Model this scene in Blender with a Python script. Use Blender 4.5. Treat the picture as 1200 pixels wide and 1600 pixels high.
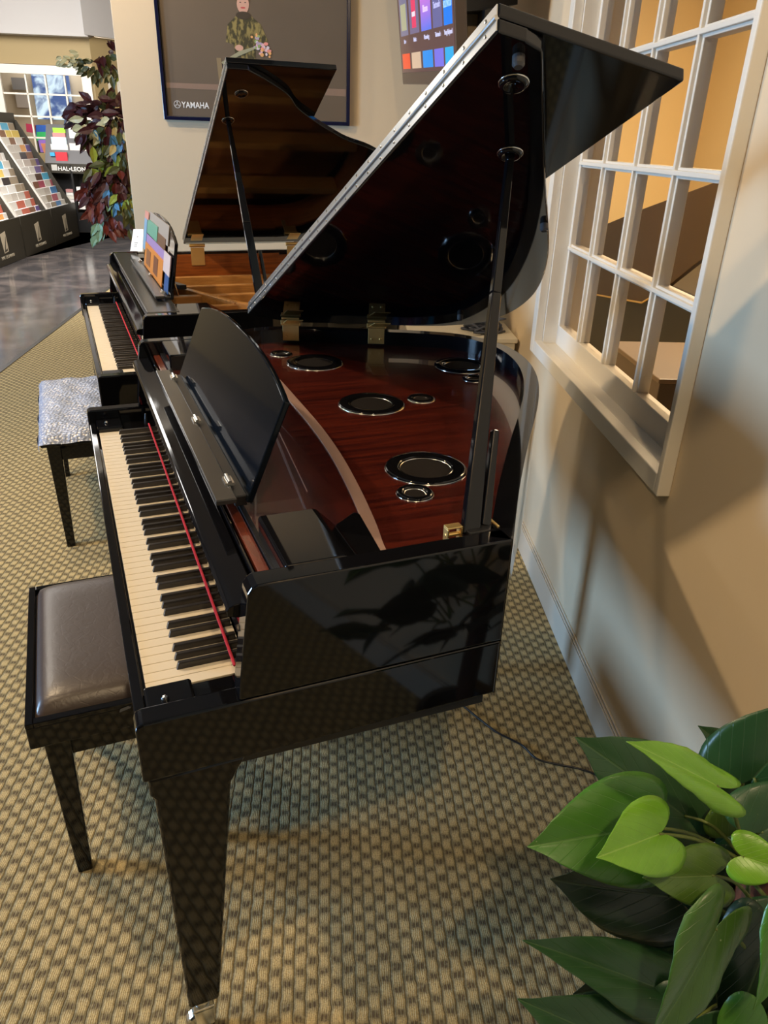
import bpy, bmesh, math, random
from mathutils import Vector, Matrix
C = bpy.context.scene.collection
for o in list(bpy.data.objects): bpy.data.objects.remove(o)
random.seed(7)
PI = math.pi
R = math.radians
# ---------------------------------------------------------------- camera
CAM = Vector((0.0019, -0.8751, 1.5555))
RT = Vector((0.92620801, -0.37577628, 0.03051081))
UP = Vector((0.1424532, 0.42374546, 0.89450929))
FW = Vector((0.34906419, 0.82415531, -0.44600698))
F = 1165.69
def ray(px, py): return FW + RT * ((px - 600) / F) - UP * ((py - 800) / F)
def at(px, py, d): return CAM + ray(px, py) * d            # d = distance ahead of the lens in metres
def at_z(px, py, z):
    r = ray(px, py); return CAM + r * ((z - CAM.z) / r.z)
cd = bpy.data.cameras.new('camera'); cam = bpy.data.objects.new('camera', cd); C.objects.link(cam)
m = Matrix((RT, UP, -FW)).transposed().to_4x4(); m.translation = CAM; cam.matrix_world = m
cd.sensor_fit = 'VERTICAL'; cd.sensor_height = 36.0; cd.lens = F / 1600 * 36.0; cd.clip_start = 0.02; cd.clip_end = 100
bpy.context.scene.camera = cam
sc = bpy.context.scene
sc.view_settings.view_transform = 'Standard'; sc.view_settings.look = 'None'
sc.view_settings.exposure = 0.0; sc.view_settings.gamma = 1; sc.view_settings.use_curve_mapping = False
w = bpy.data.worlds.new('world'); sc.world = w; w.use_nodes = True
w.node_tree.nodes['Background'].inputs[0].default_value = (1.0, 0.86, 0.68, 1); w.node_tree.nodes['Background'].inputs[1].default_value = 0.13
def lamp(name, kind, loc, target, power, color, size=0.3, sy=None, spot=None, blend=0.5):
    l = bpy.data.lights.new(name, kind); l.energy = power; l.color = color
    if kind == 'AREA':
        l.shape = 'RECTANGLE' if sy else 'SQUARE'; l.size = size
        if sy: l.size_y = sy
    elif kind == 'SPOT': l.shadow_soft_size = size; l.spot_size = R(spot); l.spot_blend = blend
    else: l.shadow_soft_size = size
    o = bpy.data.objects.new(name, l); C.objects.link(o); o.location = loc
    o.rotation_euler = (Vector(target) - Vector(loc)).to_track_quat('-Z', 'Y').to_euler()
    return o
WARM = (1.0, 0.74, 0.44); DAY = (0.38, 0.64, 1.0); NEUT = (1.0, 0.92, 0.8)
# storefront daylight (left), ceiling spots over the pianos, added fill for the store
lamp('storefront_daylight', 'AREA', (-5.2, 2.6, 1.5), (1.3, 0.6, 0.4), 360, DAY, 1.1, 0.9)
lamp('ceiling_spot', 'SPOT', (-1.1, 1.9, 3.15), (0.8, 0.9, 0.8), 190, WARM, 0.05, spot=120)
lamp('ceiling_spot', 'SPOT', (0.1, -1.5, 3.15), (0.6, 0.3, 0.3), 95, WARM, 0.05, spot=130)
lamp('ceiling_spot', 'SPOT', (-0.9, 0.1, 3.15), (-0.2, 0.1, 0.0), 66, WARM, 0.08, spot=130)
lamp('ceiling_spot', 'SPOT', (-0.4, 3.0, 3.15), (0.9, 3.7, 1.4), 100, WARM, 0.06, spot=120)
lamp('ceiling_spot', 'SPOT', (-1.8, 4.0, 3.15), (-0.8, 4.4, 0.0), 150, NEUT, 0.08, spot=140)
lamp('store_fill', 'AREA', (-1.5, 10.0, 3.7), (-1.0, 10.5, 0), 520, (1, 0.96, 0.9), 3.0, 5.0)  # fill added to light the far shop, fixture unseen
lamp('store_fill', 'AREA', (-0.2, 8.3, 3.5), (-0.6, 11.5, 1.0), 300, (1, 0.96, 0.9), 1.5, 2.0)  # extra fill added to brighten the rack fronts
lamp('back_room_light', 'AREA', (0.4, 15.6, 3.4), (0.2, 15.6, 0), 90, (0.95, 0.97, 1), 1.5, 1.0)
lamp('next_room_fill', 'AREA', (3.6, 2.6, 3.1), (3.8, 2.8, 0), 260, WARM, 1.2, 1.2)  # warm fill added to light the yellow room, source unseen
# ---------------------------------------------------------------- materials
def mat(name, col, rough=0.5, metal=0.0, coat=0.0, emit=None, es=1.0, spec=0.5, trans=0.0, alpha=1.0):
    mt = bpy.data.materials.new(name); mt.use_nodes = True
    b = mt.node_tree.nodes['Principled BSDF']
    b.inputs['Base Color'].default_value = (*col, 1); b.inputs['Roughness'].default_value = rough
    b.inputs['Metallic'].default_value = metal; b.inputs['Coat Weight'].default_value = coat
    b.inputs['Coat Roughness'].default_value = 0.02
    b.inputs['Specular IOR Level'].default_value = spec
    b.inputs['Transmission Weight'].default_value = trans; b.inputs['Alpha'].default_value = alpha
    if emit: b.inputs['Emission Color'].default_value = (*emit, 1); b.inputs['Emission Strength'].default_value = es
    return mt
class NT:
    def __init__(s, mt): s.t = mt.node_tree; s.b = s.t.nodes['Principled BSDF']
    def n(s, k, **kw):
        q = s.t.nodes.new(k)
        for a, v in kw.items(): setattr(q, a, v)
        return q
    def l(s, a, b): s.t.links.new(a, b)
    def put(s, inp, v):
        if isinstance(v, (int, float)): inp.default_value = v
        elif isinstance(v, tuple): inp.default_value = v
        else: s.l(v, inp)
    def m(s, op, a, b=0.0, c=0.0):
        q = s.n('ShaderNodeMath', operation=op); s.put(q.inputs[0], a); s.put(q.inputs[1], b); s.put(q.inputs[2], c); return q.outputs[0]
    def mix(s, f, a, b):
        q = s.n('ShaderNodeMix', data_type='RGBA'); s.put(q.inputs[0], f); s.put(q.inputs[6], a); s.put(q.inputs[7], b); return q.outputs[2]
    def noise(s, vec, scale, detail=2.0, dist=0.0):
        q = s.n('ShaderNodeTexNoise'); s.l(vec, q.inputs['Vector']); q.inputs['Scale'].default_value = scale; q.inputs['Detail'].default_value = detail
        q.inputs['Distortion'].default_value = dist; return q.outputs[0]
    def pos(s, rot=0.0, scale=(1, 1, 1)):
        g = s.n('ShaderNodeNewGeometry'); mp = s.n('ShaderNodeMapping'); s.l(g.outputs['Position'], mp.inputs[0])
        mp.inputs['Rotation'].default_value = (0, 0, rot); mp.inputs['Scale'].default_value = scale; return mp.outputs[0]
    def xyz(s, v):
        q = s.n('ShaderNodeSeparateXYZ'); s.l(v, q.inputs[0]); return q.outputs
    def bump(s, h, st=0.3, d=0.002):
        q = s.n('ShaderNodeBump'); s.l(h, q.inputs['Height']); q.inputs['Strength'].default_value = st; q.inputs['Distance'].default_value = d; s.l(q.outputs[0], s.b.inputs['Normal'])
    def ramp(s, f, a, b):
        q = s.n('ShaderNodeMapRange', interpolation_type='SMOOTHSTEP'); s.put(q.inputs[0], f); q.inputs[1].default_value = a; q.inputs[2].default_value = b; return q.outputs[0]
LACQ = mat('black_lacquer', (0.004, 0.004, 0.005), 0.05, spec=0.42)
DESKB = mat('smoked_black_panel', (0.004, 0.006, 0.009), 0.06, spec=0.16)
SATIN = mat('satin_black', (0.012, 0.012, 0.013), 0.35)
GREYTOP = mat('grey_black_satin', (0.03, 0.03, 0.03), 0.22)
WHITEKEY = mat('ivory_key', (0.78, 0.69, 0.54), 0.25)
BLACKKEY = mat('ebony_key', (0.02, 0.017, 0.016), 0.28)
FELT = mat('red_felt', (0.46, 0.012, 0.025), 0.9)
CHROME = mat('chrome', (0.75, 0.74, 0.7), 0.18, 1.0)
STEEL = mat('brushed_hinge_steel', (0.62, 0.62, 0.6), 0.32, 1.0)
BRASS = mat('brass', (0.88, 0.62, 0.24), 0.38, 0.9)
RUBBER = mat('grey_rubber', (0.05, 0.05, 0.055), 0.6)
GRILLE = mat('speaker_grille', (0.012, 0.010, 0.009), 0.9, spec=0.08)
BAND = mat('pale_strip', (0.34, 0.22, 0.18), 0.25, coat=0.4)
WHITEP = mat('white_paint', (0.74, 0.69, 0.60), 0.35)
TRIMW = mat('baseboard_paint', (0.62, 0.55, 0.44), 0.4)
PAPER = mat('white_paper', (0.85, 0.84, 0.82), 0.6)
BLKPAPER = mat('black_print', (0.02, 0.02, 0.02), 0.6)
def wood(name, c1, c2, rot, sc_, coat=0.6, rough=0.25):
    mt = mat(name, c1, rough, coat=coat); q = NT(mt)
    v = q.pos(rot, sc_); f = q.noise(v, 3.0, 4.0, 0.6)
    q.l(q.mix(q.ramp(f, 0.3, 0.7), (*c1, 1), (*c2, 1)), q.b.inputs['Base Color']); return mt
MAHOG = wood('mahogany_board', (0.085, 0.012, 0.006), (0.032, 0.005, 0.004), R(-6), (1.2, 26, 1))
MAHOG2 = wood('mahogany_front_board', (0.07, 0.011, 0.007), (0.035, 0.006, 0.005), 0, (14, 1.5, 1))
ORANGEW = wood('orange_rim_wood', (0.36, 0.10, 0.02), (0.22, 0.06, 0.015), 0, (2, 2, 30), 0.3)
BEAMW = wood('honey_beam_wood', (0.50, 0.24, 0.065), (0.36, 0.16, 0.04), 0, (3, 20, 20), 0.2, 0.35)
def wallmat(name, col, n=0.04):
    mt = mat(name, col, 0.55, spec=0.3); q = NT(mt); v = q.pos(); q.bump(q.noise(v, 160, 2), 0.12, 0.001); return mt
WALL = wallmat('beige_wall_paint', (0.66, 0.53, 0.36))
WALLTAN = wallmat('tan_wall_paint', (0.34, 0.255, 0.125))
WALLDK = wallmat('dark_brown_wall_paint', (0.10, 0.075, 0.05))
WALLYEL = wallmat('yellow_wall_paint', (0.72, 0.53, 0.25))
WALLGREY = wallmat('pale_soffit_paint', (0.46, 0.44, 0.43))
CEIL = wallmat('ceiling_paint', (0.30, 0.27, 0.23))
def carpet():
    mt = mat('patterned_carpet', (0.4, 0.35, 0.2), 0.95, spec=0.1); q = NT(mt)
    v = q.pos(R(18)); x, y, z = q.xyz(v)
    wob = q.m('MULTIPLY', q.m('SUBTRACT', q.noise(v, 38, 2), 0.5), 0.34)
    u = q.m('ADD', q.m('DIVIDE', x, 0.0252), wob); col = q.m('FLOOR', u); fu = q.m('FRACT', u)
    vv = q.m('ADD', q.m('ADD', q.m('DIVIDE', y, 0.046), wob), q.m('MULTIPLY', col, 0.5)); fv = q.m('FRACT', vv)
    du = q.m('ABSOLUTE', q.m('SUBTRACT', fu, 0.5)); dv = q.m('ABSOLUTE', q.m('SUBTRACT', fv, 0.5))
    line = q.ramp(du, 0.41, 0.5)
    dash = q.m('MULTIPLY', q.ramp(dv, 0.33, 0.42), q.ramp(q.m('ABSOLUTE', q.m('SUBTRACT', du, 0.15)), 0.14, 0.03))
    blob = q.m('MULTIPLY', q.ramp(dv, 0.45, 0.12), q.ramp(du, 0.52, 0.22))
    rib = q.m('MULTIPLY', q.m('ADD', q.m('SINE', q.m('MULTIPLY', u, 38.0)), 1.0), 0.5)
    nz = q.noise(v, 300, 3); nz2 = q.noise(v, 90, 2)
    base = q.mix(blob, (0.24, 0.195, 0.105, 1), (0.60, 0.465, 0.235, 1))
    base = q.mix(q.m('MULTIPLY', rib, 0.22), base, (0.17, 0.14, 0.075, 1))
    base = q.mix(q.m('MULTIPLY', line, 0.62), base, (0.085, 0.062, 0.035, 1))
    base = q.mix(q.m('MULTIPLY', dash, 0.72), base, (0.075, 0.045, 0.035, 1))
    base = q.mix(q.m('MULTIPLY', q.ramp(nz, 0.42, 0.75), 0.55), base, (0.12, 0.10, 0.055, 1))
    base = q.mix(q.m('MULTIPLY', q.ramp(nz2, 0.5, 0.8), 0.35), base, (0.60, 0.52, 0.32, 1))
    q.l(base, q.b.inputs['Base Color'])
    h = q.m('SUBTRACT', q.m('ADD', q.m('ADD', blob, q.m('MULTIPLY', nz, 0.8)), q.m('MULTIPLY', rib, 0.3)), q.m('MULTIPLY', line, 1.0))
    q.bump(h, 0.5, 0.004); return mt
CARPET = carpet()
def tilefloor():
    mt = mat('polished_dark_tile', (0.05, 0.052, 0.055), 0.12, spec=0.9); q = NT(mt)
    v = q.pos(R(18)); x, y, z = q.xyz(v)
    gx = q.m('ABSOLUTE', q.m('SUBTRACT', q.m('FRACT', q.m('DIVIDE', x, 0.6)), 0.5)); gy = q.m('ABSOLUTE', q.m('SUBTRACT', q.m('FRACT', q.m('DIVIDE', y, 0.6)), 0.5))
    g = q.ramp(q.m('MAXIMUM', gx, gy), 0.49, 0.497)
    n = q.noise(v, 2.2, 5, 1.2)
    base = q.mix(q.ramp(n, 0.35, 0.7), (0.045, 0.042, 0.045, 1), (0.12, 0.10, 0.095, 1))
    q.l(q.mix(q.m('MULTIPLY', g, 0.6), base, (0.02, 0.02, 0.02, 1)), q.b.inputs['Base Color'])
    q.l(q.m('ADD', q.m('MULTIPLY', q.noise(v, 9, 3), 0.14), 0.07), q.b.inputs['Roughness']); return mt
TILE = tilefloor()
def leather():
    mt = mat('brown_black_leather', (0.06, 0.042, 0.034), 0.36, spec=0.6); q = NT(mt); v = q.pos()
    vo = q.n('ShaderNodeTexVoronoi', feature='DISTANCE_TO_EDGE'); q.l(v, vo.inputs['Vector']); vo.inputs['Scale'].default_value = 28
    q.bump(q.m('ADD', q.noise(v, 30, 6, 2.0), q.m('MULTIPLY', q.m('MINIMUM', vo.outputs[0], 0.05), 3.0)), 0.25, 0.002); return mt
LEATHER = leather()
def sparkle():
    mt = mat('plastic_wrapped_vinyl', (0.30, 0.31, 0.34), 0.22, spec=0.8); q = NT(mt); v = q.pos(R(10), (1, 1.4, 1))
    vo = q.n('ShaderNodeTexVoronoi'); q.l(v, vo.inputs['Vector']); vo.inputs['Scale'].default_value = 75; vo.inputs['Randomness'].default_value = 0.7
    big = q.noise(v, 9, 3, 1.0); painted_glint = q.m('MULTIPLY', q.ramp(vo.outputs[0], 0.42, 0.18), q.ramp(big, 0.35, 0.6))
    q.l(q.mix(painted_glint, (0.26, 0.31, 0.44, 1), (1.0, 0.95, 0.88, 1)), q.b.inputs['Base Color'])  # glints off the wrap painted into the base colour
    q.bump(q.m('ADD', vo.outputs[0], big), 0.9, 0.005); return mt
SPARK = sparkle()
# ---------------------------------------------------------------- mesh helpers
def P3(v): return tuple(v)
class MB:
    def __init__(s): s.v = []; s.f = []; s.mi = []; s.cur = 0; s.uv = None
    def box(s, x0, x1, y0, y1, z0, z1):
        n = len(s.v); s.v += [(x, y, z) for z in (z0, z1) for y in (y0, y1) for x in (x0, x1)]
        for f in ((0, 2, 3, 1), (4, 5, 7, 6), (0, 1, 5, 4), (2, 6, 7, 3), (0, 4, 6, 2), (1, 3, 7, 5)): s.f.append([n + i for i in f]); s.mi.append(s.cur)
        return s
    def obox(s, o, ax, ay, az, lx, ly, lz):       # box from corner o along three axes
        o = Vector(o); ax = Vector(ax).normalized() * lx; ay = Vector(ay).normalized() * ly; az = Vector(az).normalized() * lz
        n = len(s.v); s.v += [tuple(o + ax * i + ay * j + az * k) for k in (0, 1) for j in (0, 1) for i in (0, 1)]
        for f in ((0, 2, 3, 1), (4, 5, 7, 6), (0, 1, 5, 4), (2, 6, 7, 3), (0, 4, 6, 2), (1, 3, 7, 5)): s.f.append([n + i for i in f]); s.mi.append(s.cur)
        return s
    def prism(s, pts, off):                        # polygon (3D points) extruded by vector off
        n = len(s.v); k = len(pts); off = Vector(off)
        s.v += [tuple(Vector(p)) for p in pts] + [tuple(Vector(p) + off) for p in pts]
        s.f.append([n + i for i in range(k)][::-1]); s.f.append([n + k + i for i in range(k)]); s.mi += [s.cur] * 2
        for i in range(k): s.f.append([n + i, n + (i + 1) % k, n + k + (i + 1) % k, n + k + i]); s.mi.append(s.cur)
        return s
    def strip(s, outer, inner, z0, z1):            # wall strip between two open 2D polylines
        n = len(s.v); k = len(outer)
        for (a, b) in zip(outer, inner): s.v += [(a[0], a[1], z0), (a[0], a[1], z1), (b[0], b[1], z1), (b[0], b[1], z0)]
        for i in range(k - 1):
            a = n + 4 * i; b = a + 4
            for j in range(4): s.f.append([a + j, a + (j + 1) % 4, b + (j + 1) % 4, b + j]); s.mi.append(s.cur)
        s.f.append([n, n + 3, n + 2, n + 1]); e = n + 4 * (k - 1); s.f.append([e, e + 1, e + 2, e + 3]); s.mi += [s.cur] * 2
        return s
    def tube(s, pts, rad, seg=8, caps=True):
        pts = [Vector(p) for p in pts]; k = len(pts); n = len(s.v)
        rs = rad if isinstance(rad, (list, tuple)) else [rad] * k
        up = Vector((0.123, 0.31, 0.94))
        for i, p in enumerate(pts):
            d = (pts[min(i + 1, k - 1)] - pts[max(i - 1, 0)]).normalized()
            a = d.cross(up)
            if a.length < 1e-3: a = d.cross(Vector((1, 0, 0)))
            a.normalize(); b = d.cross(a)
            for j in range(seg): t = 2 * PI * j / seg; s.v.append(tuple(p + (a * math.cos(t) + b * math.sin(t)) * rs[i]))
        for i in range(k - 1):
            for j in range(seg): s.f.append([n + i * seg + j, n + i * seg + (j + 1) % seg, n + (i + 1) * seg + (j + 1) % seg, n + (i + 1) * seg + j]); s.mi.append(s.cur)
        if caps: s.f.append([n + j for j in range(seg)][::-1]); s.f.append([n + (k - 1) * seg + j for j in range(seg)]); s.mi += [s.cur] * 2
        return s
    def lathe(s, prof, c, seg=32, axis=(0, 0, 1)):  # prof: (r, h)
        ax = Vector(axis).normalized(); q = Vector((0, 0, 1)).rotation_difference(ax); n = len(s.v); k = len(prof); c = Vector(c)
        for (r_, h) in prof:
            for j in range(seg): t = 2 * PI * j / seg; s.v.append(tuple(c + q @ Vector((r_ * math.cos(t), r_ * math.sin(t), h))))
        for i in range(k - 1):
            for j in range(seg): s.f.append([n + i * seg + j, n + i * seg + (j + 1) % seg, n + (i + 1) * seg + (j + 1) % seg, n + (i + 1) * seg + j]); s.mi.append(s.cur)
        return s
    def grid(s, fn, nu, nv):
        n = len(s.v)
        for i in range(nu + 1):
            for j in range(nv + 1): s.v.append(tuple(fn(i / nu, j / nv)))
        for i in range(nu):
            for j in range(nv): a = n + i * (nv + 1) + j; s.f.append([a, a + 1, a + nv + 2, a + nv + 1]); s.mi.append(s.cur)
        return s
    def build(s, name, mats, parent=None, loc=None, bevel=0, seg=2, smooth=False, label=None):
        me = bpy.data.meshes.new(name)
        base = Vector(loc) if loc is not None else Vector((0, 0, 0))
        me.from_pydata([tuple(Vector(v) - base) for v in s.v], [], s.f)
        for mt in (mats if isinstance(mats, list) else [mats]): me.materials.append(mt)
        if isinstance(mats, list): me.polygons.foreach_set('material_index', s.mi)
        bm = bmesh.new(); bm.from_mesh(me); bmesh.ops.recalc_face_normals(bm, faces=bm.faces); bm.to_mesh(me); bm.free()
        if smooth: me.polygons.foreach_set('use_smooth', [True] * len(me.polygons))
        o = bpy.data.objects.new(name, me); C.objects.link(o); o.location = base
        if parent is not None: o.parent = parent
        if bevel:
            b = o.modifiers.new('bevel', 'BEVEL'); b.width = bevel; b.segments = seg; b.limit_method = 'ANGLE'; b.angle_limit = R(35)
        if label: o['label'] = label
        return o
def empty(name, loc, label, cat, group=None):
    o = bpy.data.objects.new(name, None); C.objects.link(o); o.location = loc; o.empty_display_size = 0.1
    return tag(o, label, cat, group)
def tag(o, label, cat, group=None, kind=None):
    o['label'] = label; o['category'] = cat
    if group: o['group'] = group
    if kind: o['kind'] = kind
    return o
def struct(o): o['kind'] = 'structure'; return o
def smooth_by_angle(o, deg=35):
    me = o.data; me.polygons.foreach_set('use_smooth', [True] * len(me.polygons))
    bm = bmesh.new(); bm.from_mesh(me)
    for e in bm.edges:
        if len(e.link_faces) == 2 and e.calc_face_angle(0) > R(deg): e.smooth = False
    bm.to_mesh(me); bm.free(); return o
def spline(pts, n=8):                               # Catmull-Rom through points of any dimension
    out = []; k = len(pts)
    for i in range(k - 1):
        p0 = pts[max(i - 1, 0)]; p1 = pts[i]; p2 = pts[i + 1]; p3 = pts[min(i + 2, k - 1)]
        for j in range(n):
            t = j / n
            out.append(tuple(0.5 * (2 * b + (c - a) * t + (2 * a - 5 * b + 4 * c - d) * t * t + (3 * b - a - 3 * c + d) * t ** 3) for a, b, c, d in zip(p0, p1, p2, p3)))
    out.append(tuple(pts[-1])); return out
def inset(line, d):
    out = []
    for i, p in enumerate(line):
        a = Vector(line[max(i - 1, 0)]); b = Vector(line[min(i + 1, len(line) - 1)]); t = (b - a).normalized()
        out.append((p[0] - t.y * d, p[1] + t.x * d))
    return out
def text_mesh(name, body, origin, ux, uy, size, mt, parent, align='LEFT', ext=0.001, sx=1.0, bold=0.0):
    cu = bpy.data.curves.new(name, 'FONT'); cu.body = body; cu.size = size; cu.extrude = ext; cu.align_x = align; cu.offset = bold
    o = bpy.data.objects.new(name, cu); C.objects.link(o)
    me = bpy.data.meshes.new_from_object(o.evaluated_get(bpy.context.evaluated_depsgraph_get())); bpy.data.objects.remove(o)
    ux = Vector(ux).normalized(); uy = Vector(uy).normalized(); uz = ux.cross(uy)
    M = Matrix((ux * sx, uy, uz)).transposed().to_4x4(); M.translation = Vector(origin)
    if parent is not None: M = Matrix.Translation(-Vector(root_of(parent).location)) @ M
    me.transform(M); me.materials.clear(); me.materials.append(mt)
    q = bpy.data.objects.new(name, me); C.objects.link(q)
    if parent is not None: q.parent = parent
    return q
def root_of(o):
    while o.parent: o = o.parent
    return o
# ================================================================ SETTING
a18 = R(19.6)
D = Vector((math.sin(a18), math.cos(a18), 0)); N = Vector((math.cos(a18), -math.sin(a18), 0))   # along / away from right wall
WB = Vector((1.272, 0.434, 0))                                                                    # a point at the foot of the right wall
def rw(s, off, z): return WB + D * s - N * off + Vector((0, 0, z))                                # off > 0 is into the room
W2 = Vector((0.2, 4.1, 0)); a20 = R(20); B2 = Vector((math.cos(a20), -math.sin(a20), 0)); N2 = Vector((-math.sin(a20), -math.cos(a20), 0))
def w2(s, off, z): return W2 + B2 * s + N2 * off + Vector((0, 0, z))
def floor_quad(name, mt, pts, z=0.0, th=0.05):
    return struct(MB().prism([(x, y, z - th) for x, y in pts], (0, 0, th)).build(name, mt))
e1 = at_z(0, 583, 0); e2 = at_z(125, 487, 0); ed = (e2 - e1).normalized()
A = e1 - ed * 9.0; B = e1 + ed * 16.0
floor_quad('floor_carpet', CARPET, [(A.x, A.y), (8, -6), (8, 9), (B.x + 4, B.y - 4), (B.x, B.y)][::1])
floor_quad('floor_tile', TILE, [(A.x, A.y), (B.x, B.y), (B.x + 1.0, 20), (-9, 20), (-9, A.y)], -0.002)
tn = Vector((-ed.y, ed.x, 0))
struct(MB().prism([tuple(A + Vector((0, 0, 0))), tuple(B), tuple(B + tn * 0.035), tuple(A + tn * 0.035)], (0, 0, 0.004)).build('trim_1', SATIN))
struct(MB().box(-9, 8, -4, 20, 3.9, 4.0).build('ceiling', CEIL))
# right wall with the window opening
S0, S1, ZB, ZT = -0.093, 1.19, 0.87, 2.55
def wall_pieces(mb, t=0.16):
    def pc(sa, sb, za, zb): mb.obox(rw(sa, -t, za), D, -N, (0, 0, 1), sb - sa, t, zb - za)
    pc(-4.2, S0, 0, 3.9); pc(S1, 3.075, 0, 3.9); pc(S0, S1, 0, ZB); pc(S0, S1, ZT, 3.9)
    return mb
struct(wall_pieces(MB()).build('wall_right', WALL))
bb = MB().obox(rw(-4.2, 0, 0), D, -N, (0, 0, 1), 4.2 + 3.06, 0.012, 0.105)
for z in (0.108, 0.118): bb.obox(rw(-4.2, 0, z), D, -N, (0, 0, 1), 4.2 + 3.06, 0.010 if z < .11 else 0.006, 0.006)
struct(bb.build('baseboard_right', TRIMW, bevel=0.002))
# picture wall (behind the second piano), ends at a corner on its left
wl = MB().obox(w2(0.232, 0, 0), B2, -N2, (0, 0, 1), 2.15, 0.35, 3.9)
struct(wl.build('wall_back', WALL, bevel=0.004))
struct(MB().obox(w2(0.232, 0, 0), B2, N2, (0, 0, 1), 2.0, 0.012, 0.1).build('baseboard_back', TRIMW))
# enclosing walls beyond the frame
struct(MB().box(-9, 8, -4.1, -4.0, 0, 3.9).build('wall_front', WALLDK))
sl = MB(); sl.box(-9.1, -9, -4, 20, 0, 0.4); sl.box(-9.1, -9, -4, 20, 2.8, 3.9)
for y in (-4, -1.5, 1.2, 4, 7, 10, 13, 16, 19): sl.box(-9.1, -9, y, y + 0.5, 0.4, 2.8)
struct(sl.build('wall_left', WALLDK))
# ---- window in the right wall
win = MB()
def fr(mb, sa, sb, za, zb, o0, o1): mb.obox(rw(sa, o0, za), D, -N, (0, 0, 1), sb - sa, o1 - o0, zb - za)
cw = 0.055
fr(win, S0 - .022, S0, 0.83, ZT + cw, 0.0, 0.032); fr(win, S1, S1 + cw, 0.83, ZT + cw, 0.0, 0.032)
fr(win, S0, S1, 0.83, 0.88, 0.0, 0.032); fr(win, S0, S1, ZT, ZT + cw, 0.0, 0.032)
wo = struct(win.build('window_1', WHITEP, bevel=0.003))
lin = MB(); fr(lin, S0 + .012, S1 - .012, ZB - 0.01, ZB + .003, -0.159, -0.001); fr(lin, S0 - 0.0, S0 + 0.012, ZB, ZT, -0.16, 0.0); fr(lin, S1 - 0.012, S1, ZB, ZT, -0.16, 0.0); fr(lin, S0, S1, ZT - 0.012, ZT, -0.16, 0.0)
lin.build('window_lining', WHITEP, wo)
sash = MB(); a0, a1 = -0.09, -0.05
fr(sash, S0, S1, ZB, 0.945, a0, a1); fr(sash, S0, 0.05, ZB, ZT, a0, a1); fr(sash, S1 - 0.03, S1, ZB, ZT, a0, a1); fr(sash, S0, S1, ZT - 0.06, ZT, a0, a1)
for s_ in (0.335, 0.625, 0.91): fr(sash, s_ - 0.014, s_ + 0.014, 0.945, ZT, a0, a1 - 0.006); fr(sash, s_ - 0.006, s_ + 0.006, 0.945, ZT, a0, a1 + 0.004)
for z_ in (1.225, 1.505, 1.80, 2.09, 2.37): fr(sash, 0.04, S1 - 0.02, z_ - 0.013, z_ + 0.013, a0, a1 - 0.005); fr(sash, 0.04, S1 - 0.02, z_ - 0.006, z_ + 0.006, a0, a1 + 0.005)
sash.build('sash', WHITEP, wo, bevel=0.002)
gl = MB(); fr(gl, 0.04, S1 - 0.02, 0.93, ZT - 0.03, -0.073, -0.069)
GLASS = mat('clear_glass', (1, 1, 1), 0.0, trans=1.0); GLASS.node_tree.nodes['Principled BSDF'].inputs['IOR'].default_value = 1.02
gl.build('pane', GLASS, wo)
# ---- the room seen through the window
nr = MB(); nr.obox(rw(-2.2, -2.7, 0), D, N, (0, 0, 1), 8.9, 0.1, 3.9); nr.obox(rw(6.6, -0.5, 0), N, D, (0, 0, 1), 2.3, 0.1, 3.9)
struct(nr.build('wall_next_room', WALLYEL))
# ---- far end of the shop
a_ = R(18); BX = Vector((math.cos(a_), -math.sin(a_), 0)); BN = Vector((-math.sin(a_), -math.cos(a_), 0)); W3 = Vector((0, 13.5, 0))
def w3(s, off, z): return W3 + BX * s + BN * off + Vector((0, 0, z))
def fb(mb, sa, sb, za, zb, o0, o1): mb.obox(w3(sa, o0, za), BX, BN, (0, 0, 1), sb - sa, o1 - o0, zb - za); return mb
fw = MB(); fb(fw, -7, 0.9, 2.43, 2.82, -0.1, 0.0); fb(fw, -7, -0.60, 0, 2.43, -0.1, 0.0); fb(fw, 0.80, 0.9, 0, 2.43, -0.1, 0.0); fb(fw, -0.60, 0.80, 0, 1.2, -0.1, 0)
fw.obox(w3(0.9, 0, 0), Vector((0.87, 0.5, 0)), BN, (0, 0, 1), 6, 0.1, 2.82)
struct(fw.build('wall_far', WALLTAN))
sf = MB(); fb(sf, -7, 0.9, 2.82, 3.9, -0.1, 0.22); sf.obox(w3(0.9, 0.22, 2.82), Vector((0.87, 0.5, 0)), BN, (0, 0, 1), 6, 0.1, 1.1); fb(sf, -7, 0.93, 2.80, 2.87, -0.1, 0.25)
struct(sf.build('wall_soffit', WALLGREY))
fwn = MB()
fb(fwn, -0.66, 0.86, 2.30, 2.42, 0, 0.05); fb(fwn, -0.66, -0.52, 1.2, 2.42, 0, 0.05); fb(fwn, 0.70, 0.84, 1.2, 2.42, 0, 0.05)
for s_ in (-0.155, 0.14, 0.43): fb(fwn, s_ - 0.012, s_ + 0.012, 1.2, 2.35, -0.02, 0.02)
for z_ in (2.03, 1.72, 1.42): fb(fwn, -0.55, 0.75, z_ - 0.012, z_ + 0.012, -0.02, 0.02)
struct(fwn.build('window_2', WHITEP))
fb2 = MB(); fb(fb2, -3, 3, 0, 3.9, -2.4, -2.3); struct(fb2.build('wall_back_room', WALL))
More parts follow.
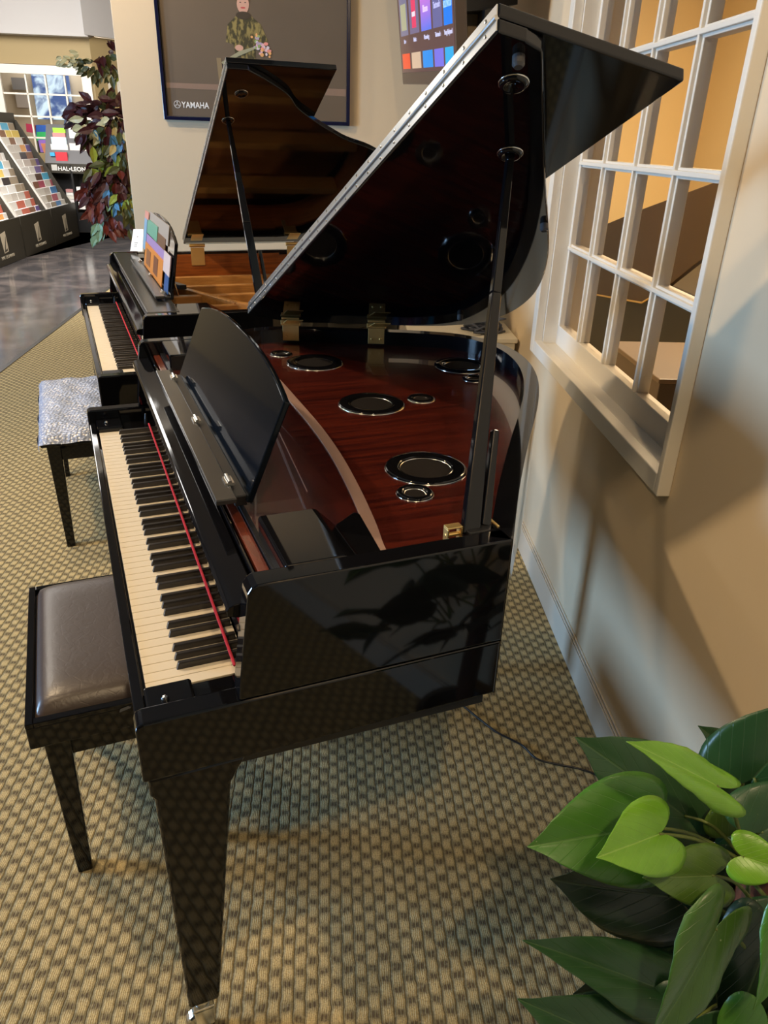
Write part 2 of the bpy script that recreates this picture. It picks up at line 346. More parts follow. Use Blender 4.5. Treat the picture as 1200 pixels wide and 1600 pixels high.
# white slatted window on the turned wall
vb = MB()
bw = w3(0.9, 0, 0); bd = Vector((0.87, 0.5, 0)).normalized()
for i in range(7): vb.obox(bw + bd * (0.25 + i * 0.16) + Vector((0, 0, 1.35)) + BN * 0.1, bd, BN, (0, 0, 1), 0.05, 0.03, 1.0)
for z_ in (1.35, 1.8, 2.3): vb.obox(bw + bd * 0.2 + Vector((0, 0, z_)) + BN * 0.1, bd, BN, (0, 0, 1), 1.2, 0.04, 0.05)
struct(vb.build('window_3', WHITEP))
# ================================================================ PIANOS
def rot_about(p, axis_pt, ax, ang):
    return Vector(axis_pt) + Matrix.Rotation(ang, 3, ax) @ (Vector(p) - Vector(axis_pt))
def make_keys(root, o, kw, xk, zk):
    wk = MB().box(0, 0.165, 0.0006, kw - 0.0006, -0.018, 0).build('white_key', WHITEKEY, root, bevel=0.0009, seg=2)
    wk.location = (xk, o, zk)
    bkm = MB(); h = 0.0115; ww = 0.0105
    n0 = [(0, 0, -0.01), (0, ww, -0.01), (0.098, ww, -0.01), (0.098, 0, -0.01)]; n1 = [(0.006, 0.0012, h), (0.006, ww - 0.0012, h), (0.098, ww - 0.0012, h), (0.098, 0.0012, h)]
    bkm.v = [(0, 0, -.01), (0, ww, -.01), (.112, ww, -.01), (.112, 0, -.01), (.0065, .001, h), (.0065, ww - .001, h), (.112, ww - .001, h), (.112, .001, h)]
    bkm.f = [[0, 1, 2, 3], [4, 5, 6, 7], [0, 1, 5, 4], [1, 2, 6, 5], [2, 3, 7, 6], [3, 0, 4, 7]]; bkm.mi = [0] * 6
    bk = bkm.build('black_key', BLACKKEY, root, bevel=0.0012, seg=2)
    firstb = True
    # from the treble end (y = o): C8 B7 A7 G7 F7 E7 D7 C7 ...
    names = 'CBAGFED'
    for i in range(52):
        if i == 0: k = wk
        else:
            k = wk.copy(); C.objects.link(k); k.parent = root
        k.location = (xk, o + i * kw, zk)
        nm = names[i % 7]; nxt = names[(i + 1) % 7]
        # black key between nxt (lower, farther) and nm (higher): exists unless pair is B-C or E-F
        if i < 51 and (nxt, nm) not in (('B', 'C'), ('E', 'F')):
            sh = {('A', 'B'): -0.0022, ('G', 'A'): 0.0, ('F', 'G'): 0.0022, ('D', 'E'): -0.0018, ('C', 'D'): 0.0018}[(nxt, nm)]
            if firstb: q = bk; firstb = False
            else:
                q = bk.copy(); C.objects.link(q); q.parent = root
            q.location = (xk + 0.05, o + (i + 1) * kw - 0.00525 + sh, zk + 0.0005)
def make_leg(root, y0, y1, caster=True, x0=0.007):
    pts = [(0.0, .69), (0.0, .655), (0.006, .645), (0.012, .11), (.068, .11), (.122, .64), (.132, .66), (.150, .69)]
    l = MB().prism([(x0 + x, y0, z) for x, z in pts], (0, y1 - y0, 0)).build('leg', LACQ, root, bevel=0.006, seg=3)
    cx = x0 + 0.038; cy = (y0 + y1) / 2
    c = MB(); c.lathe([(0.0, .112), (.022, .112), (.024, .10), (.012, .095), (.012, .07)], (cx, cy, 0), 16)
    c.obox((cx - .018, cy - .020, .028), (1, 0, 0), (0, 1, 0), (0, 0, 1), .036, .005, .052); c.obox((cx - .018, cy + .015, .028), (1, 0, 0), (0, 1, 0), (0, 0, 1), .036, .005, .052)
    c.obox((cx - .02, cy - .020, .074), (1, 0, 0), (0, 1, 0), (0, 0, 1), .04, .04, .008)
    co = c.build('caster', CHROME, l, bevel=0.002)
    wv = MB().lathe([(0, -.011), (.024, -.011), (.027, -.007), (.027, .007), (.024, .011), (0, .011)], (cx - .008, cy, .027), 24, (0, 1, 0)).build('caster', CHROME, l, smooth=False)
    return l
def make_body(root, W, bent, kw, o, xk=0.0255, zk=0.759, bands=None, legs=True, inner=None):
    """bent: curve from treble corner to bass side, (x,y) list; local coordinates"""
    xe = bent[0][0]
    t = 0.038
    # lower side panels with arms (rounded front)
    def prof(zl, zh, x_end):
        return [(0.0, zl), (0.0, zh - 0.012), (0.003, zh - 0.003), (0.012, zh), (x_end, zh), (x_end, zl)]
    for (y0, y1, xe_) in ((0, t, xe), (W - t, W, bent[-1][0])):
        MB().prism([(x, y0, z) for x, z in prof(.69, .8012, xe_)], (0, y1 - y0, 0)).build('case_side', LACQ, root, bevel=0.004, seg=3)
        up = [(.150, .8035), (.152, .83), (.172, .985), (.178, .994), (.186, .998), (xe_, .998), (xe_, .8035)]
        MB().prism([(x, y0, z) for x, z in up], (0, y1 - y0, 0)).build('case_side', LACQ, root, bevel=0.003, seg=3)
    inn = inset(bent, t)
    for z0, z1 in ((.69, .8012), (.8035, .998)):
        smooth_by_angle(MB().strip(bent, inn, z0, z1).build('rim', LACQ, root))
    if inner is not None:
        ii = inset(bent, t + 0.012)
        MB().strip(inn, ii, .80, .975).build('inner_rim', inner, root)
        MB().box(.25, bent[-1][0], W - t - .012, W - t, .80, .985).build('inner_rim', inner, root)
    # bottom board
    b2 = inset(bent, 0.02)
    poly = [(0.02, 0.02)] + b2 + [(0.02, W - 0.02)]
    MB().prism([(x, y, .665) for x, y in poly], (0, 0, .03)).build('bottom_board', SATIN, root)
    # key bed, key slip, cheek blocks
    MB().box(0.012, .20, t, W - t, .69, .738).build('key_bed', LACQ, root)
    MB().box(0.002, 0.0205, t, W - t, .692, .7625).build('key_slip', LACQ, root, bevel=0.003, seg=3)
    yk1 = o + 52 * kw
    for (y0, y1) in ((t, o - 0.0015), (yk1 + 0.0015, W - t)):
        MB().box(0.021, .095, y0, y1, .738, .772).build('cheek_block', LACQ, root, bevel=0.005, seg=3)
        MB().box(0.095, .19, y0, y1, .738, .757).build('cheek_block', LACQ, root)
        ym = (y0 + y1) / 2
        MB().lathe([(0, .0), (.006, 0), (.006, .003), (.004, .006), (0, .007)], (.05, ym, .772), 16).build('screw_cap', CHROME, root)
        MB().lathe([(0.0, .757), (.008, .757), (.006, .775), (.003, .79), (0, .792)], (.165, ym, 0), 16).build('end_knob', SATIN, root)
    make_keys(root, o, kw, xk, zk)
    MB().box(xk + .139, xk + .1445, o, yk1, zk + 0.0125, zk + .0165).build('key_felt', FELT, root, bevel=0.002)
    # fallboard folded back over the keys, rounded front lip
    pr = [(.148, .928), (.1475, .938), (.151, .944), (.158, .947), (.193, .951), (.196, .95), (.196, .925), (.1905, .918), (.190, .80), (.184, .80), (.183, .918)]
    MB().prism([(x, t + .001, z) for x, z in pr], (0, W - 2 * t - .002, 0)).build('fallboard', LACQ, root, bevel=0.0015)
    MB().box(.199, .2055, t + .001, W - t - .001, .90, .957).build('name_board', LACQ, root, bevel=0.002)
    if legs:
        make_leg(root, 0.004, 0.062); make_leg(root, W - 0.062, W - 0.004)
    return inn
def make_desk(root, x0, y0, y1, zb, H, tilt, mt, hz=0.17, top=None):
    """shelf + leaning arched panel"""
    MB().box(x0 - .032, x0 + .004, y0 - .015, y1 + .015, zb - .010, zb).build('desk_shelf', GREYTOP, root, bevel=0.002)
    MB().box(x0 + .004, x0 + .026, y0 + .01, y1 - .01, zb - .028, zb - .008).build('desk_shelf', SATIN, root, bevel=0.002)
    for y in (y0 + .06, (y0 + y1) / 2, y1 - .06):
        MB().box(x0 - .004, x0 + .012, y - .016, y + .016, zb - .002, zb + .003).tube([(x0 + .004, y - .018, zb + .004), (x0 + .004, y + .018, zb + .004)], .004, 10).build('desk_hinge', CHROME, root)
    u = Vector((0, 1, 0)); v = Vector((math.cos(tilt), 0, math.sin(tilt))); nrm = v.cross(u)
    c = Vector((x0 + .022, 0, zb - .018))
    pts = [(y0, 0)] + [(y0, H)] 
    n = 24; ym = (y0 + y1) / 2; hw = (y1 - y0) / 2
    arch = []
    for i in range(1, n):
        a = -1 + 2 * i / n; arch.append((ym + hw * a, H + (top or .032) * (1 - abs(a) ** 2.6)))
    pts = [(y0, 0), (y0, H)] + arch + [(y1, H), (y1, 0)]
    th = 0.012
    p = MB().prism([c + u * a + v * b for a, b in pts], nrm * -th).build('desk_panel', mt, root, bevel=0.003, seg=3)
    MB().tube([c + u * (y0 + .16) + v * (H * .45) + Vector((.012, 0, 0)), c + u * (y0 + .16) + Vector((.05, 0, -.015))], .004, 8).build('desk_prop', CHROME, root)
    return c, u, v, nrm
def make_lid(root, plan, fold_x, fold_y0, fold_y1, flap_len, axis_pt, ax_ang, open_ang, th=0.02, treble_y=0.0, bumpers=True, clip=None):
    axd = Vector((math.cos(ax_ang), math.sin(ax_ang), 0)); ap = Vector(axis_pt)
    T = lambda x, y, z: rot_about((x, y, z), ap, axd, -open_ang)
    z0 = ap.z
    up = T(0, 0, 1) - T(0, 0, 0)
    lid = MB().prism([T(x, y, z0) for x, y in plan], up * th).build('lid', LACQ, root, bevel=0.003, seg=3)
    fl = [(fold_x, fold_y0), (fold_x, fold_y1), (fold_x + flap_len, fold_y1 - 0.08), (fold_x + flap_len, fold_y0)]
    flap = MB().prism([T(x, y, z0 + th + .001) for x, y in fl], up * th).build('lid_flap', LACQ, root, bevel=0.003, seg=3)
    hg = MB(); xx = T(1, 0, 0) - T(0, 0, 0); yy = (T(0, 1, 0) - T(0, 0, 0))
    L = fold_y1 - fold_y0 - .004
    hg.obox(T(fold_x - .0015, fold_y0 + .002, z0 + .003), yy, xx, up, L, .0015, th - .004)
    hg.obox(T(fold_x - .0015, fold_y0 + .002, z0 + th + .003), yy, xx, up, L, .0015, th - .004)
    hg.tube([T(fold_x - .001, fold_y0 + .002, z0 + th + .0005), T(fold_x - .001, fold_y1 - .002, z0 + th + .0005)], .004, 10)
    ho = hg.build('piano_hinge', STEEL, lid)
    sc_ = MB()
    k = int(L / .06)
    for i in range(k):
        for zz in (z0 + .011, z0 + th + .012):
            sc_.lathe([(0, 0.0012), (.0025, .001), (.003, 0)], T(fold_x - .0015, fold_y0 + .03 + i * L / k, zz), 8, -xx)
    sc_.build('hinge_screws', CHROME, ho)
    return T, up, lid, xx, yy
# ---- near piano (player grand with loudspeakers in place of strings)
p1 = empty('grand_piano', (0, 0, 0), 'black lacquered grand piano in front with open lid and loudspeakers set in a mahogany board', 'piano')
bent1 = spline([(.596, 0.0), (.713, .173), (.852, .365), (.95, .495), (1.043, .625), (1.133, .772), (1.198, .921), (1.228, 1.064), (1.214, 1.18), (1.155, 1.285), (1.04, 1.362), (.906, 1.422), (.78, 1.478), (.66, 1.524), (.56, 1.532), (.47, 1.502), (.40, 1.469)], 6)
# sharp treble corner
inn1 = make_body(p1, 1.469, bent1, 1.225 / 52, .122)
# mahogany speaker board
bp = [(.50, .036)] + [q for q in inn1] + [(.50, 1.44)]
MB().prism([(x, y, .935) for x, y in [(.43, .036), (.62, .036)] + inn1[2:] + [(.40, 1.431)]], (0, 0, .02)).build('speaker_board', MAHOG, p1)
MB().box(.24, .4285, .036, 1.433, .935, .9545).build('front_board', MAHOG2, p1)
MB().box(.209, .228, .04, 1.43, .90, .957).build('wood_rail', wood('red_wood_rail', (.16, .03, .012), (.1, .02, .01), 0, (20, 2, 1)), p1, bevel=0.002)
MB().box(.2295, .238, .04, 1.43, .90, .962).build('board_rail', SATIN, p1)
MB().prism([(x, .425 * 0 + 0, 0) for x in ()] or [(.365, .36, .9555), (.3665, .36, .9555), (.4265, .97, .9555), (.425, .97, .9555)], (0, 0, .0008)).build('board_seam', mat('seam_edge', (.3, .2, .18), .3), p1)
for s0, s1 in ((.038, .21), (1.469 - .21, 1.431)):
    MB().prism([(.236, s0, .93), (.236, s0, .995), (.240, s0, .9975), (.328, s0, .9975), (.336, s0, .995), (.372, s0, .957), (.372, s0, .93)], (0, s1 - s0, 0)).build('corner_cover', LACQ, p1, bevel=0.004, seg=3)
MB().prism([(.372, .038, .9552), (.372, .21, .9552), (.418, .245, .9552), (.425, .235, .9552), (.405, .038, .9552)], (0, 0, .004)).build('corner_cover', LACQ, p1, bevel=.0015)
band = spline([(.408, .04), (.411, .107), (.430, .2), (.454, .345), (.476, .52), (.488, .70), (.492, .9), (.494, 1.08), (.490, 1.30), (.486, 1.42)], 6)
MB().strip([(x - .012, y) for x, y in band], [(x + .012, y) for x, y in band], .9551, .9575).build('pale_band', BAND, p1, bevel=.001)  # pale curved strip lying across the board
def speaker(x, y, r_, ri):
    s = MB().lathe([(r_, 0), (r_, .003), (r_ - .004, .0055), (ri + .006, .006), (ri + .001, .004), (ri - .001, .0005)], (x, y, .955), 64)
    so = s.build('speaker_ring', LACQ, p1, smooth=True)
    MB().lathe([(ri + .001, -.001), (ri - .0005, .0022), (ri - .003, -.001)], (x, y, .9566), 64).build('chrome_ring', CHROME, so, smooth=True)
    MB().lathe([(ri + .001, .0), (ri * .5, .0008), (0, .001)], (x, y, .9556), 48).build('speaker_mesh', GRILLE, so, smooth=True)
    MB().lathe([(r_ + .0006, 0), (r_ + .0006, .0006), (r_, .0012)], (x, y, .955), 64).build('ring_edge', CHROME, so, smooth=True)
for a in ((.628, .392, .084, .055), (.557, .288, .036, .022), (.672, .812, .084, .055), (.811, .814, .036, .022), (.650, 1.222, .084, .055), (.580, 1.344, .034, .020), (1.065, 1.070, .084, .055), (1.033, .936, .034, .020)): speaker(*a)
# lid
AX1 = (.79, 1.447, 1.018); AN1 = -.4; OP1 = .486
plan1 = [(.515, 0.004), (.56, 0.004)] + spline([(.592, .012), (.62, .05), (.713, .181), (.852, .372), (.95, .502), (1.043, .632), (1.128, .777), (1.190, .921), (1.218, 1.064), (1.205, 1.18), (1.15, 1.27), (1.04, 1.345), (.906, 1.402), (.78, 1.457), (.66, 1.508), (.515, 1.50)], 5)
T1, up1, lid1, xx1, yy1 = make_lid(p1, plan1, .515, 0.004, 1.495, .325, AX1, AN1, OP1)
for (x, y) in ((.568, .035), (.93, .489), (1.10, 1.17)):
    MB().lathe([(.009, 0), (.009, .012), (.006, .016), (0, .016)], T1(x, y, 1.018), 16, -up1).build('bumper', RUBBER, lid1)
for (x, y) in ((.596, .091), (.703, .268)):
    MB().lathe([(0.0, .004), (.012, .004), (.014, .006), (.018, .006), (.021, .003), (.022, 0)], T1(x, y, 1.018), 32, -up1).build('prop_cup', LACQ, lid1, smooth=True)
    MB().lathe([(.0215, 0.001), (.0225, .0015), (.0232, 0)], T1(x, y, 1.018), 32, -up1).build('prop_cup', CHROME, lid1, smooth=True)
# lid hinges
hd = Vector((math.cos(AN1), math.sin(AN1), 0)); hn = Vector((math.sin(-AN1) * -1, -math.cos(AN1), 0))
hn = Vector((math.sin(AN1), -math.cos(AN1), 0))
for h in ((.653, 1.486), (.906, 1.374)):
    c = Vector((h[0], h[1], 1.018)) + hn * .012
    hb = MB().obox(c - hd * .026 + Vector((0, 0, -.055)), hd, hn, (0, 0, 1), .052, .004, .05)
    hb.tube([c - hd * .031 + Vector((0, 0, 0.0)), c + hd * .031], .007, 12)
    hb.tube([c - hd * .028 + Vector((0, 0, .018)) + hn * .004, c + hd * .028 + Vector((0, 0, .018)) + hn * .004], .0045, 12)
    hb.tube([c - hd * .031 + Vector((0, 0, .008)) + hn * .005, c + hd * .031 + Vector((0, 0, .008)) + hn * .005], .004, 12)
    vv = (-yy1).normalized()
    hb.obox(c - hd * .026, hd, vv + Vector((0, 0, 0)), up1 * -1, .052, .05, .003)
    ho = hb.build('lid_hinge', BRASS, p1, bevel=.001)
    for k in (-.014, .014): MB().lathe([(0, .002), (.003, .002), (.0045, 0)], c + hd * k + Vector((0, 0, -.04)) + hn * .004, 12, hn).build('hinge_screw', BRASS, ho)
# prop stick
pb = Vector((.548, .055, .985)); pt = Vector(T1(.703, .268, 1.014))
dv = (pt - pb).normalized(); side = Vector((1, 0, 0)); side = (side - dv * side.dot(dv)).normalized(); dep = dv.cross(side)
L = (pt - pb).length
def stick(w0, w1, l0, l1, d0, off):
    a = pb + dv * l0 + side * off; b = pb + dv * l1 + side * off
    s = MB(); s.v = []
    for q, ww in ((a, w0), (b, w1)):
        for i, j in ((-1, -1), (1, -1), (1, 1), (-1, 1)): s.v.append(tuple(q + side * ww * i + dep * d0 * j))
    s.f = [[0, 1, 2, 3], [4, 5, 6, 7], [0, 1, 5, 4], [1, 2, 6, 5], [2, 3, 7, 6], [3, 0, 4, 7]]; s.mi = [0] * 6; return s
pst = stick(.0155, .0085, 0.0, L * .62, .008, 0); 
po = pst.build('lid_prop', LACQ, p1, bevel=.003, seg=3)
stick(.0085, .0065, L * .62, L, .0065, .0).build('lid_prop', LACQ, p1, bevel=.002)
stick(.0085, .006, 0.02, L * .27, .007, .0255).build('short_prop', LACQ, p1, bevel=.003, seg=3)
pbk = MB(); pbk.box(.506, .509, .052, .068, .960, 1.003); pbk.box(.506, .533, .052, .068, 1.003, 1.006); pbk.box(.530, .533, .052, .068, .960, 1.003); pbk.box(.592, .597, .045, .075, .97, 1.0)
pbk.tube([(.505, .06, .99), (.606, .06, .99)], .004, 10)
pbk.build('prop_bracket', BRASS, p1, bevel=.001)
MB().box(.539, .59, .04, .075, .955, .998).build('prop_bracket', SATIN, p1, bevel=.003)
# music desk
make_desk(p1, .212, .285, 1.075, 1.005, .19, R(67.5), DESKB, top=.036)
# rear leg
make_leg(p1, .83, .89, x0=.86)
# ---- far piano
X2, Y2 = .05, 1.79
p2 = empty('grand_piano', (X2, Y2, 0), 'second black grand piano behind, open lid, wooden braces inside and books on its desk', 'piano')
W_2 = 1.58
bent2 = spline([(.62, 0.0), (.78, .14), (.95, .34), (1.10, .44), (1.24, .53), (1.38, .64), (1.47, .80), (1.52, 1.0), (1.51, 1.2), (1.45, 1.37), (1.34, 1.49), (1.2, 1.56), (1.05, 1.58)], 6)
inn2 = make_body(p2, W_2, bent2, 1.262 / 52, .185, inner=ORANGEW)
MB().prism([(x, y, .72) for x, y in [(.25, .04)] + inn2 + [(.25, W_2 - .04)]], (0, 0, .012)).build('sound_board', wood('sound_board_wood', (.33, .13, .035), (.26, .09, .03), 0, (2, 22, 1)), p2)
def beam(a, b, w_, h_, z):
    a = Vector((*a, z)); b = Vector((*b, z)); d = (b - a); n_ = Vector((-d.y, d.x, 0)).normalized()
    MB().obox(a - n_ * w_ / 2, d, n_, (0, 0, 1), d.length, w_, h_).build('brace', BEAMW, p2, bevel=.003)
for a in (((.24, 1.36), (1.40, 1.36)), ((.24, 1.10), (1.46, 1.10)), ((.24, .86), (1.42, .86)), ((.30, .62), (1.28, .62))): beam(a[0], a[1], .035, .10, .80)
beam((.27, 1.40), (.62, .62), .03, .11, .80); beam((.62, .62), (.9, .36), .03, .11, .80); beam((.26, .04), (.26, 1.54), .03, .16, .76)
MB().prism([(.30, 1.22, .92), (.33, 1.22, .92), (.45, .9, .92), (.42, .9, .92)], (0, 0, .02)).build('brace', SATIN, p2)
MB().prism([(.215, .04, .93), (.215, .04, .995), (.42, .04, .995), (.50, .04, .95), (.50, .04, .93)], (0, .16, 0)).build('corner_cover', LACQ, p2, bevel=.004)
MB().prism([(.215, W_2 - .2, .93), (.215, W_2 - .2, .995), (.34, W_2 - .2, .995), (.34, W_2 - .2, .93)], (0, .16, 0)).build('corner_cover', LACQ, p2, bevel=.004)
plan2 = [(.55, .04), (.62, .04)] + spline([(.68, .08), (.788, .17), (.85, .26), (.947, .35), (1.035, .42), (1.12, .48), (1.24, .54), (1.37, .65), (1.46, .81), (1.51, 1.01), (1.50, 1.21), (1.44, 1.37), (1.33, 1.5), (1.15, 1.59), (.55, 1.59)], 4)
T2, up2, lid2, xx2, yy2 = make_lid(p2, plan2, .55, .04, 1.575, .39, (.8, W_2 + .01, 1.03), 0.0, R(27.8))
MB().prism([T2(.56, 1.57, 1.029), T2(1.15, 1.57, 1.029), T2(1.15, 1.588, 1.029), T2(.56, 1.592, 1.029)], up2 * .0005).build('lid_edge', STEEL, lid2)
for (x, y) in ((.62, .18), (.60, .36)):
    MB().lathe([(0.0, .004), (.012, .004), (.014, .006), (.018, .006), (.021, .003), (.024, 0)], T2(x, y, 1.03), 24, -up2).build('prop_cup', LACQ, lid2, smooth=True)
    MB().lathe([(.0225, 0.001), (.0235, .0015), (.0242, 0)], T2(x, y, 1.03), 24, -up2).build('prop_cup', CHROME, lid2, smooth=True)
for x in (.61, 1.13):
    h = MB().box(x - .035, x + .035, W_2 - .056, W_2 - .05, .93, 1.02); h.tube([(x - .04, W_2 - .05, 1.03), (x + .04, W_2 - .05, 1.03)], .009, 12)
    h.obox(T2(x - .03, W_2 - .12, 1.028), (1, 0, 0), yy2, up2, .06, .08, .003)
    h.build('lid_hinge', BRASS, p2, bevel=.001)
q0 = Vector((.60, .075, .99)); q1 = Vector(T2(.60, .36, 1.026)); qd = q1 - q0
def stick2(a, b, w0, w1, mt=LACQ, nm='lid_prop', off=0):
    d_ = (b - a).normalized(); sd = (Vector((1, 0, 0)) - d_ * d_.x).normalized(); dp = d_.cross(sd); s = MB()
    for q, ww in ((a, w0), (b, w1)):
        for i, j in ((-1, -1), (1, -1), (1, 1), (-1, 1)): s.v.append(tuple(q + sd * (ww * i + off) + dp * .008 * j))
    s.f = [[0, 1, 2, 3], [4, 5, 6, 7], [0, 1, 5, 4], [1, 2, 6, 5], [2, 3, 7, 6], [3, 0, 4, 7]]; s.mi = [0] * 6; return s.build(nm, mt, p2, bevel=.002)
stick2(q0, q0 + qd * .45, .016, .014); stick2(q0 + qd * .45, q1, .014, .007); stick2(q0, q0 + qd * .30, .007, .005, LACQ, 'short_prop', .03)
MB().box(.19, .30, .045, W_2 - .045, .980, 1.0).build('desk_shelf', GREYTOP, p2, bevel=.003)
DK2 = make_desk(p2, .273, .24, 1.15, 1.02, .20, R(80), LACQ, top=.055)
# ================================================================ BENCHES
def bench(name, x0, x1, y0, y1, zt, label, kind):
    b = empty(name, ((x0 + x1) / 2, (y0 + y1) / 2, 0), label, 'bench', 'piano benches')
    cx, cy = (x0 + x1) / 2, (y0 + y1) / 2; hx, hy = (x1 - x0) / 2, (y1 - y0) / 2
    if kind == 'adjust':
        fr_ = MB(); t = .012
        MB().box(-hx, hx, -hy, hy, zt - .085, zt - .028).build('seat_box', LACQ, b, bevel=.004, seg=3)
        MB().box(-hx + .03, hx - .03, -hy + .035, hy - .035, zt - .15, zt - .09).build('apron', LACQ, b, bevel=.003)
        ix, iy = hx - .016, hy - .018
        rim_ = MB()
        for a in ((-hx, -ix, -hy, hy), (ix, hx, -hy, hy), (-ix, ix, -hy, -iy), (-ix, ix, iy, hy)): rim_.box(a[0], a[1], a[2], a[3], zt - .03, zt - .018)
        rim_.build('seat_box', LACQ, b, bevel=.002)
        def cush(u, v):
            a = (u * 2 - 1); c = (v * 2 - 1)
            ex = math.copysign(abs(a) ** .75, a); 
            z = zt - .028 + .04 * ((1 - abs(a) ** 6) * (1 - abs(c) ** 8)) ** .4
            return (a * ix * .985, c * iy * .985, z)
        MB().grid(cush, 28, 36).build('cushion', LEATHER, b, smooth=True)
        MB().prism([(.02, -iy - .0, zt - .024), (.05, -iy, zt - .022), (.035, -hy - .006, zt - .03), (.012, -hy - .006, zt - .036)], (0, 0, .002)).build('strap', SATIN, b)
        lt = zt - .09; li = .032
    else:
        MB().box(-hx + .02, hx - .02, -hy + .03, hy - .02, zt - .115, zt - .045).build('apron', LACQ, b, bevel=.003)
        MB().box(-hx, hx, -hy, hy, zt - .047, zt - .03).build('seat_board', LACQ, b, bevel=.004)
        def cush(u, v):
            a = (u * 2 - 1); c = (v * 2 - 1); e = (1 - abs(a) ** 5) * (1 - abs(c) ** 6)
            z = zt - .034 + .036 * max(e, 0) ** .35 + .003 * math.sin(9 * a + 4 * c) * math.cos(7 * c)
            return (a * (hx + .006), c * (hy + .004), z)
        MB().grid(cush, 28, 36).build('cushion', SPARK, b, smooth=True, label='cushion still wrapped in clear sparkling plastic')
        MB().grid(lambda u, v: (-hx - .006 - .006 * math.sin(v * 20), -hy + v * 2 * hy, zt - .034 - .028 * u - .006 * u * math.sin(v * 31)), 3, 30).build('plastic_wrap', SPARK, b, smooth=True)
        lt = zt - .045; li = .028
    for sx in (-1, 1):
        for sy in (-1, 1):
            s = MB(); ox = sx * (hx - li - .018); oy = sy * (hy - li - .012)
            for zz, h in ((lt, .026), (0, .016)):
                dx = ox + sx * (0 if zz else 0); 
                for i, j in ((-1, -1), (1, -1), (1, 1), (-1, 1)): s.v.append((dx + i * h, oy + j * h, zz))
            s.f = [[0, 1, 2, 3], [4, 5, 6, 7], [0, 1, 5, 4], [1, 2, 6, 5], [2, 3, 7, 6], [3, 0, 4, 7]]; s.mi = [0] * 6
            s.build('leg', LACQ, b, bevel=.003)
    return b
bench('piano_bench', -.205, .13, .445, .99, .503, 'black piano bench with brown leather cushion at the front piano', 'adjust')
bench('piano_bench', -.185, .15, 2.09, 2.93, .50, 'piano bench in sparkling plastic wrap at the second piano', 'plain')
# ================================================================ WALL THINGS
NAVY = mat('navy_frame', (.006, .007, .028), .2, spec=.4)
def backdrop():
    mt = mat('poster_backdrop', (.13, .095, .06), .5, coat=1.0); q = NT(mt); v = q.pos(); x, y, z = q.xyz(v)
    n = q.noise(v, 1.7, 3); q.l(q.mix(n, (.10, .070, .042, 1), (.17, .125, .085, 1)), q.b.inputs['Base Color']); return mt
pm = empty('framed_poster', w2(.98, .0, 1.62), 'large framed poster of a performer with flowers on the wall', 'poster')
def pc_local(v): return Vector(v) - pm.location
def pbx(sa, sb, za, zb, o0, o1, mt, nm, par, bev=0, lab=None):
    m_ = MB().obox(w2(sa, o0, za), B2, N2, (0, 0, 1), sb - sa, o1 - o0, zb - za)
    m_.v = [tuple(pc_local(v)) for v in m_.v]; return m_.build(nm, mt, par, bevel=bev, label=lab)
sL, sR, zL_, zH = .475, 1.482, 1.630, 2.75
fm = MB()
for a in ((sL - .010, sL + .008, zL_ - .010, zH), (sR - .008, sR + .010, zL_ - .010, zH), (sL, sR, zL_ - .010, zL_ + .008), (sL, sR, zH - .02, zH)):
    fm.obox(w2(a[0], 0, a[2]), B2, N2, (0, 0, 1), a[1] - a[0], .03, a[3] - a[2])
fm.v = [tuple(pc_local(v)) for v in fm.v]; fm.build('frame', NAVY, pm, bevel=.002)
art = pbx(sL + .01, sR - .01, zL_ + .01, zH - .01, .002, .012, backdrop(), 'print', pm)
# flat print details: floor band, keyboard lid, figure, bouquet
def flat(pts, mt, off=.0125, nm='print'):
    m_ = MB().prism([pc_local(w2(s, off, z)) for s, z in pts], N2 * .0006); return m_.build(nm, mt, art)
flat([(sL + .012, 1.80), (sR - .012, 1.80), (sR - .012, 1.765), (sL + .012, 1.775)], mat('print_tan', (.26, .17, .12), .5, coat=.8))
def ell(cs, cz, a, b, n=20, rot=0): return [(cs + a * math.cos(t) * math.cos(rot) - b * math.sin(t) * math.sin(rot), cz + a * math.cos(t) * math.sin(rot) + b * math.sin(t) * math.cos(rot)) for t in [2 * PI * i / n for i in range(n)]]
SKIN = mat('print_skin', (.62, .36, .27), .5, coat=.6); DRS = mat('print_dress', (.10, .085, .03), .5, coat=.6)
qd_ = NT(DRS); vv_ = qd_.pos(0, (1, 1, .6)); qd_.l(qd_.mix(qd_.ramp(qd_.noise(vv_, 45, 4), .42, .6), (.05, .042, .015, 1), (.28, .22, .07, 1)), qd_.b.inputs['Base Color'])
cs = .925
flat([(cs - .10, 2.00), (cs - .085, 2.08), (cs - .04, 2.118), (cs + .045, 2.118), (cs + .09, 2.085), (cs + .125, 2.01), (cs + .09, 1.985), (cs + .06, 2.02), (cs + .055, 1.935), (cs + .09, 1.845), (cs - .07, 1.845), (cs - .05, 1.94), (cs - .06, 1.99)], DRS)
flat(ell(cs, 2.172, .032, .042), SKIN, .0133); flat(ell(cs, 2.122, .04, .018), mat('print_collar', (.05, .035, .02), .5), .0135)
flat(ell(cs, 2.20, .040, .034), mat('print_hair', (.12, .07, .035), .5), .0131)
flat(ell(cs + .0, 2.156, .013, .004), mat('print_lips', (.5, .08, .08), .5), .0139)
for dx in (-.013, .013): flat(ell(cs + dx, 2.18, .005, .002), BLKPAPER, .0139)
flat(ell(cs - .03, 1.975, .022, .014), SKIN, .0133); flat(ell(cs + .115, 1.97, .024, .010, rot=-.3), SKIN, .0133)
random.seed(3)
fcols = [(.75, .45, .5), (.8, .4, .15), (.7, .6, .65), (.45, .35, .5), (.8, .3, .25), (.3, .4, .15)]
fm_ = [mat('print_flower', c, .5, coat=.5) for c in fcols]
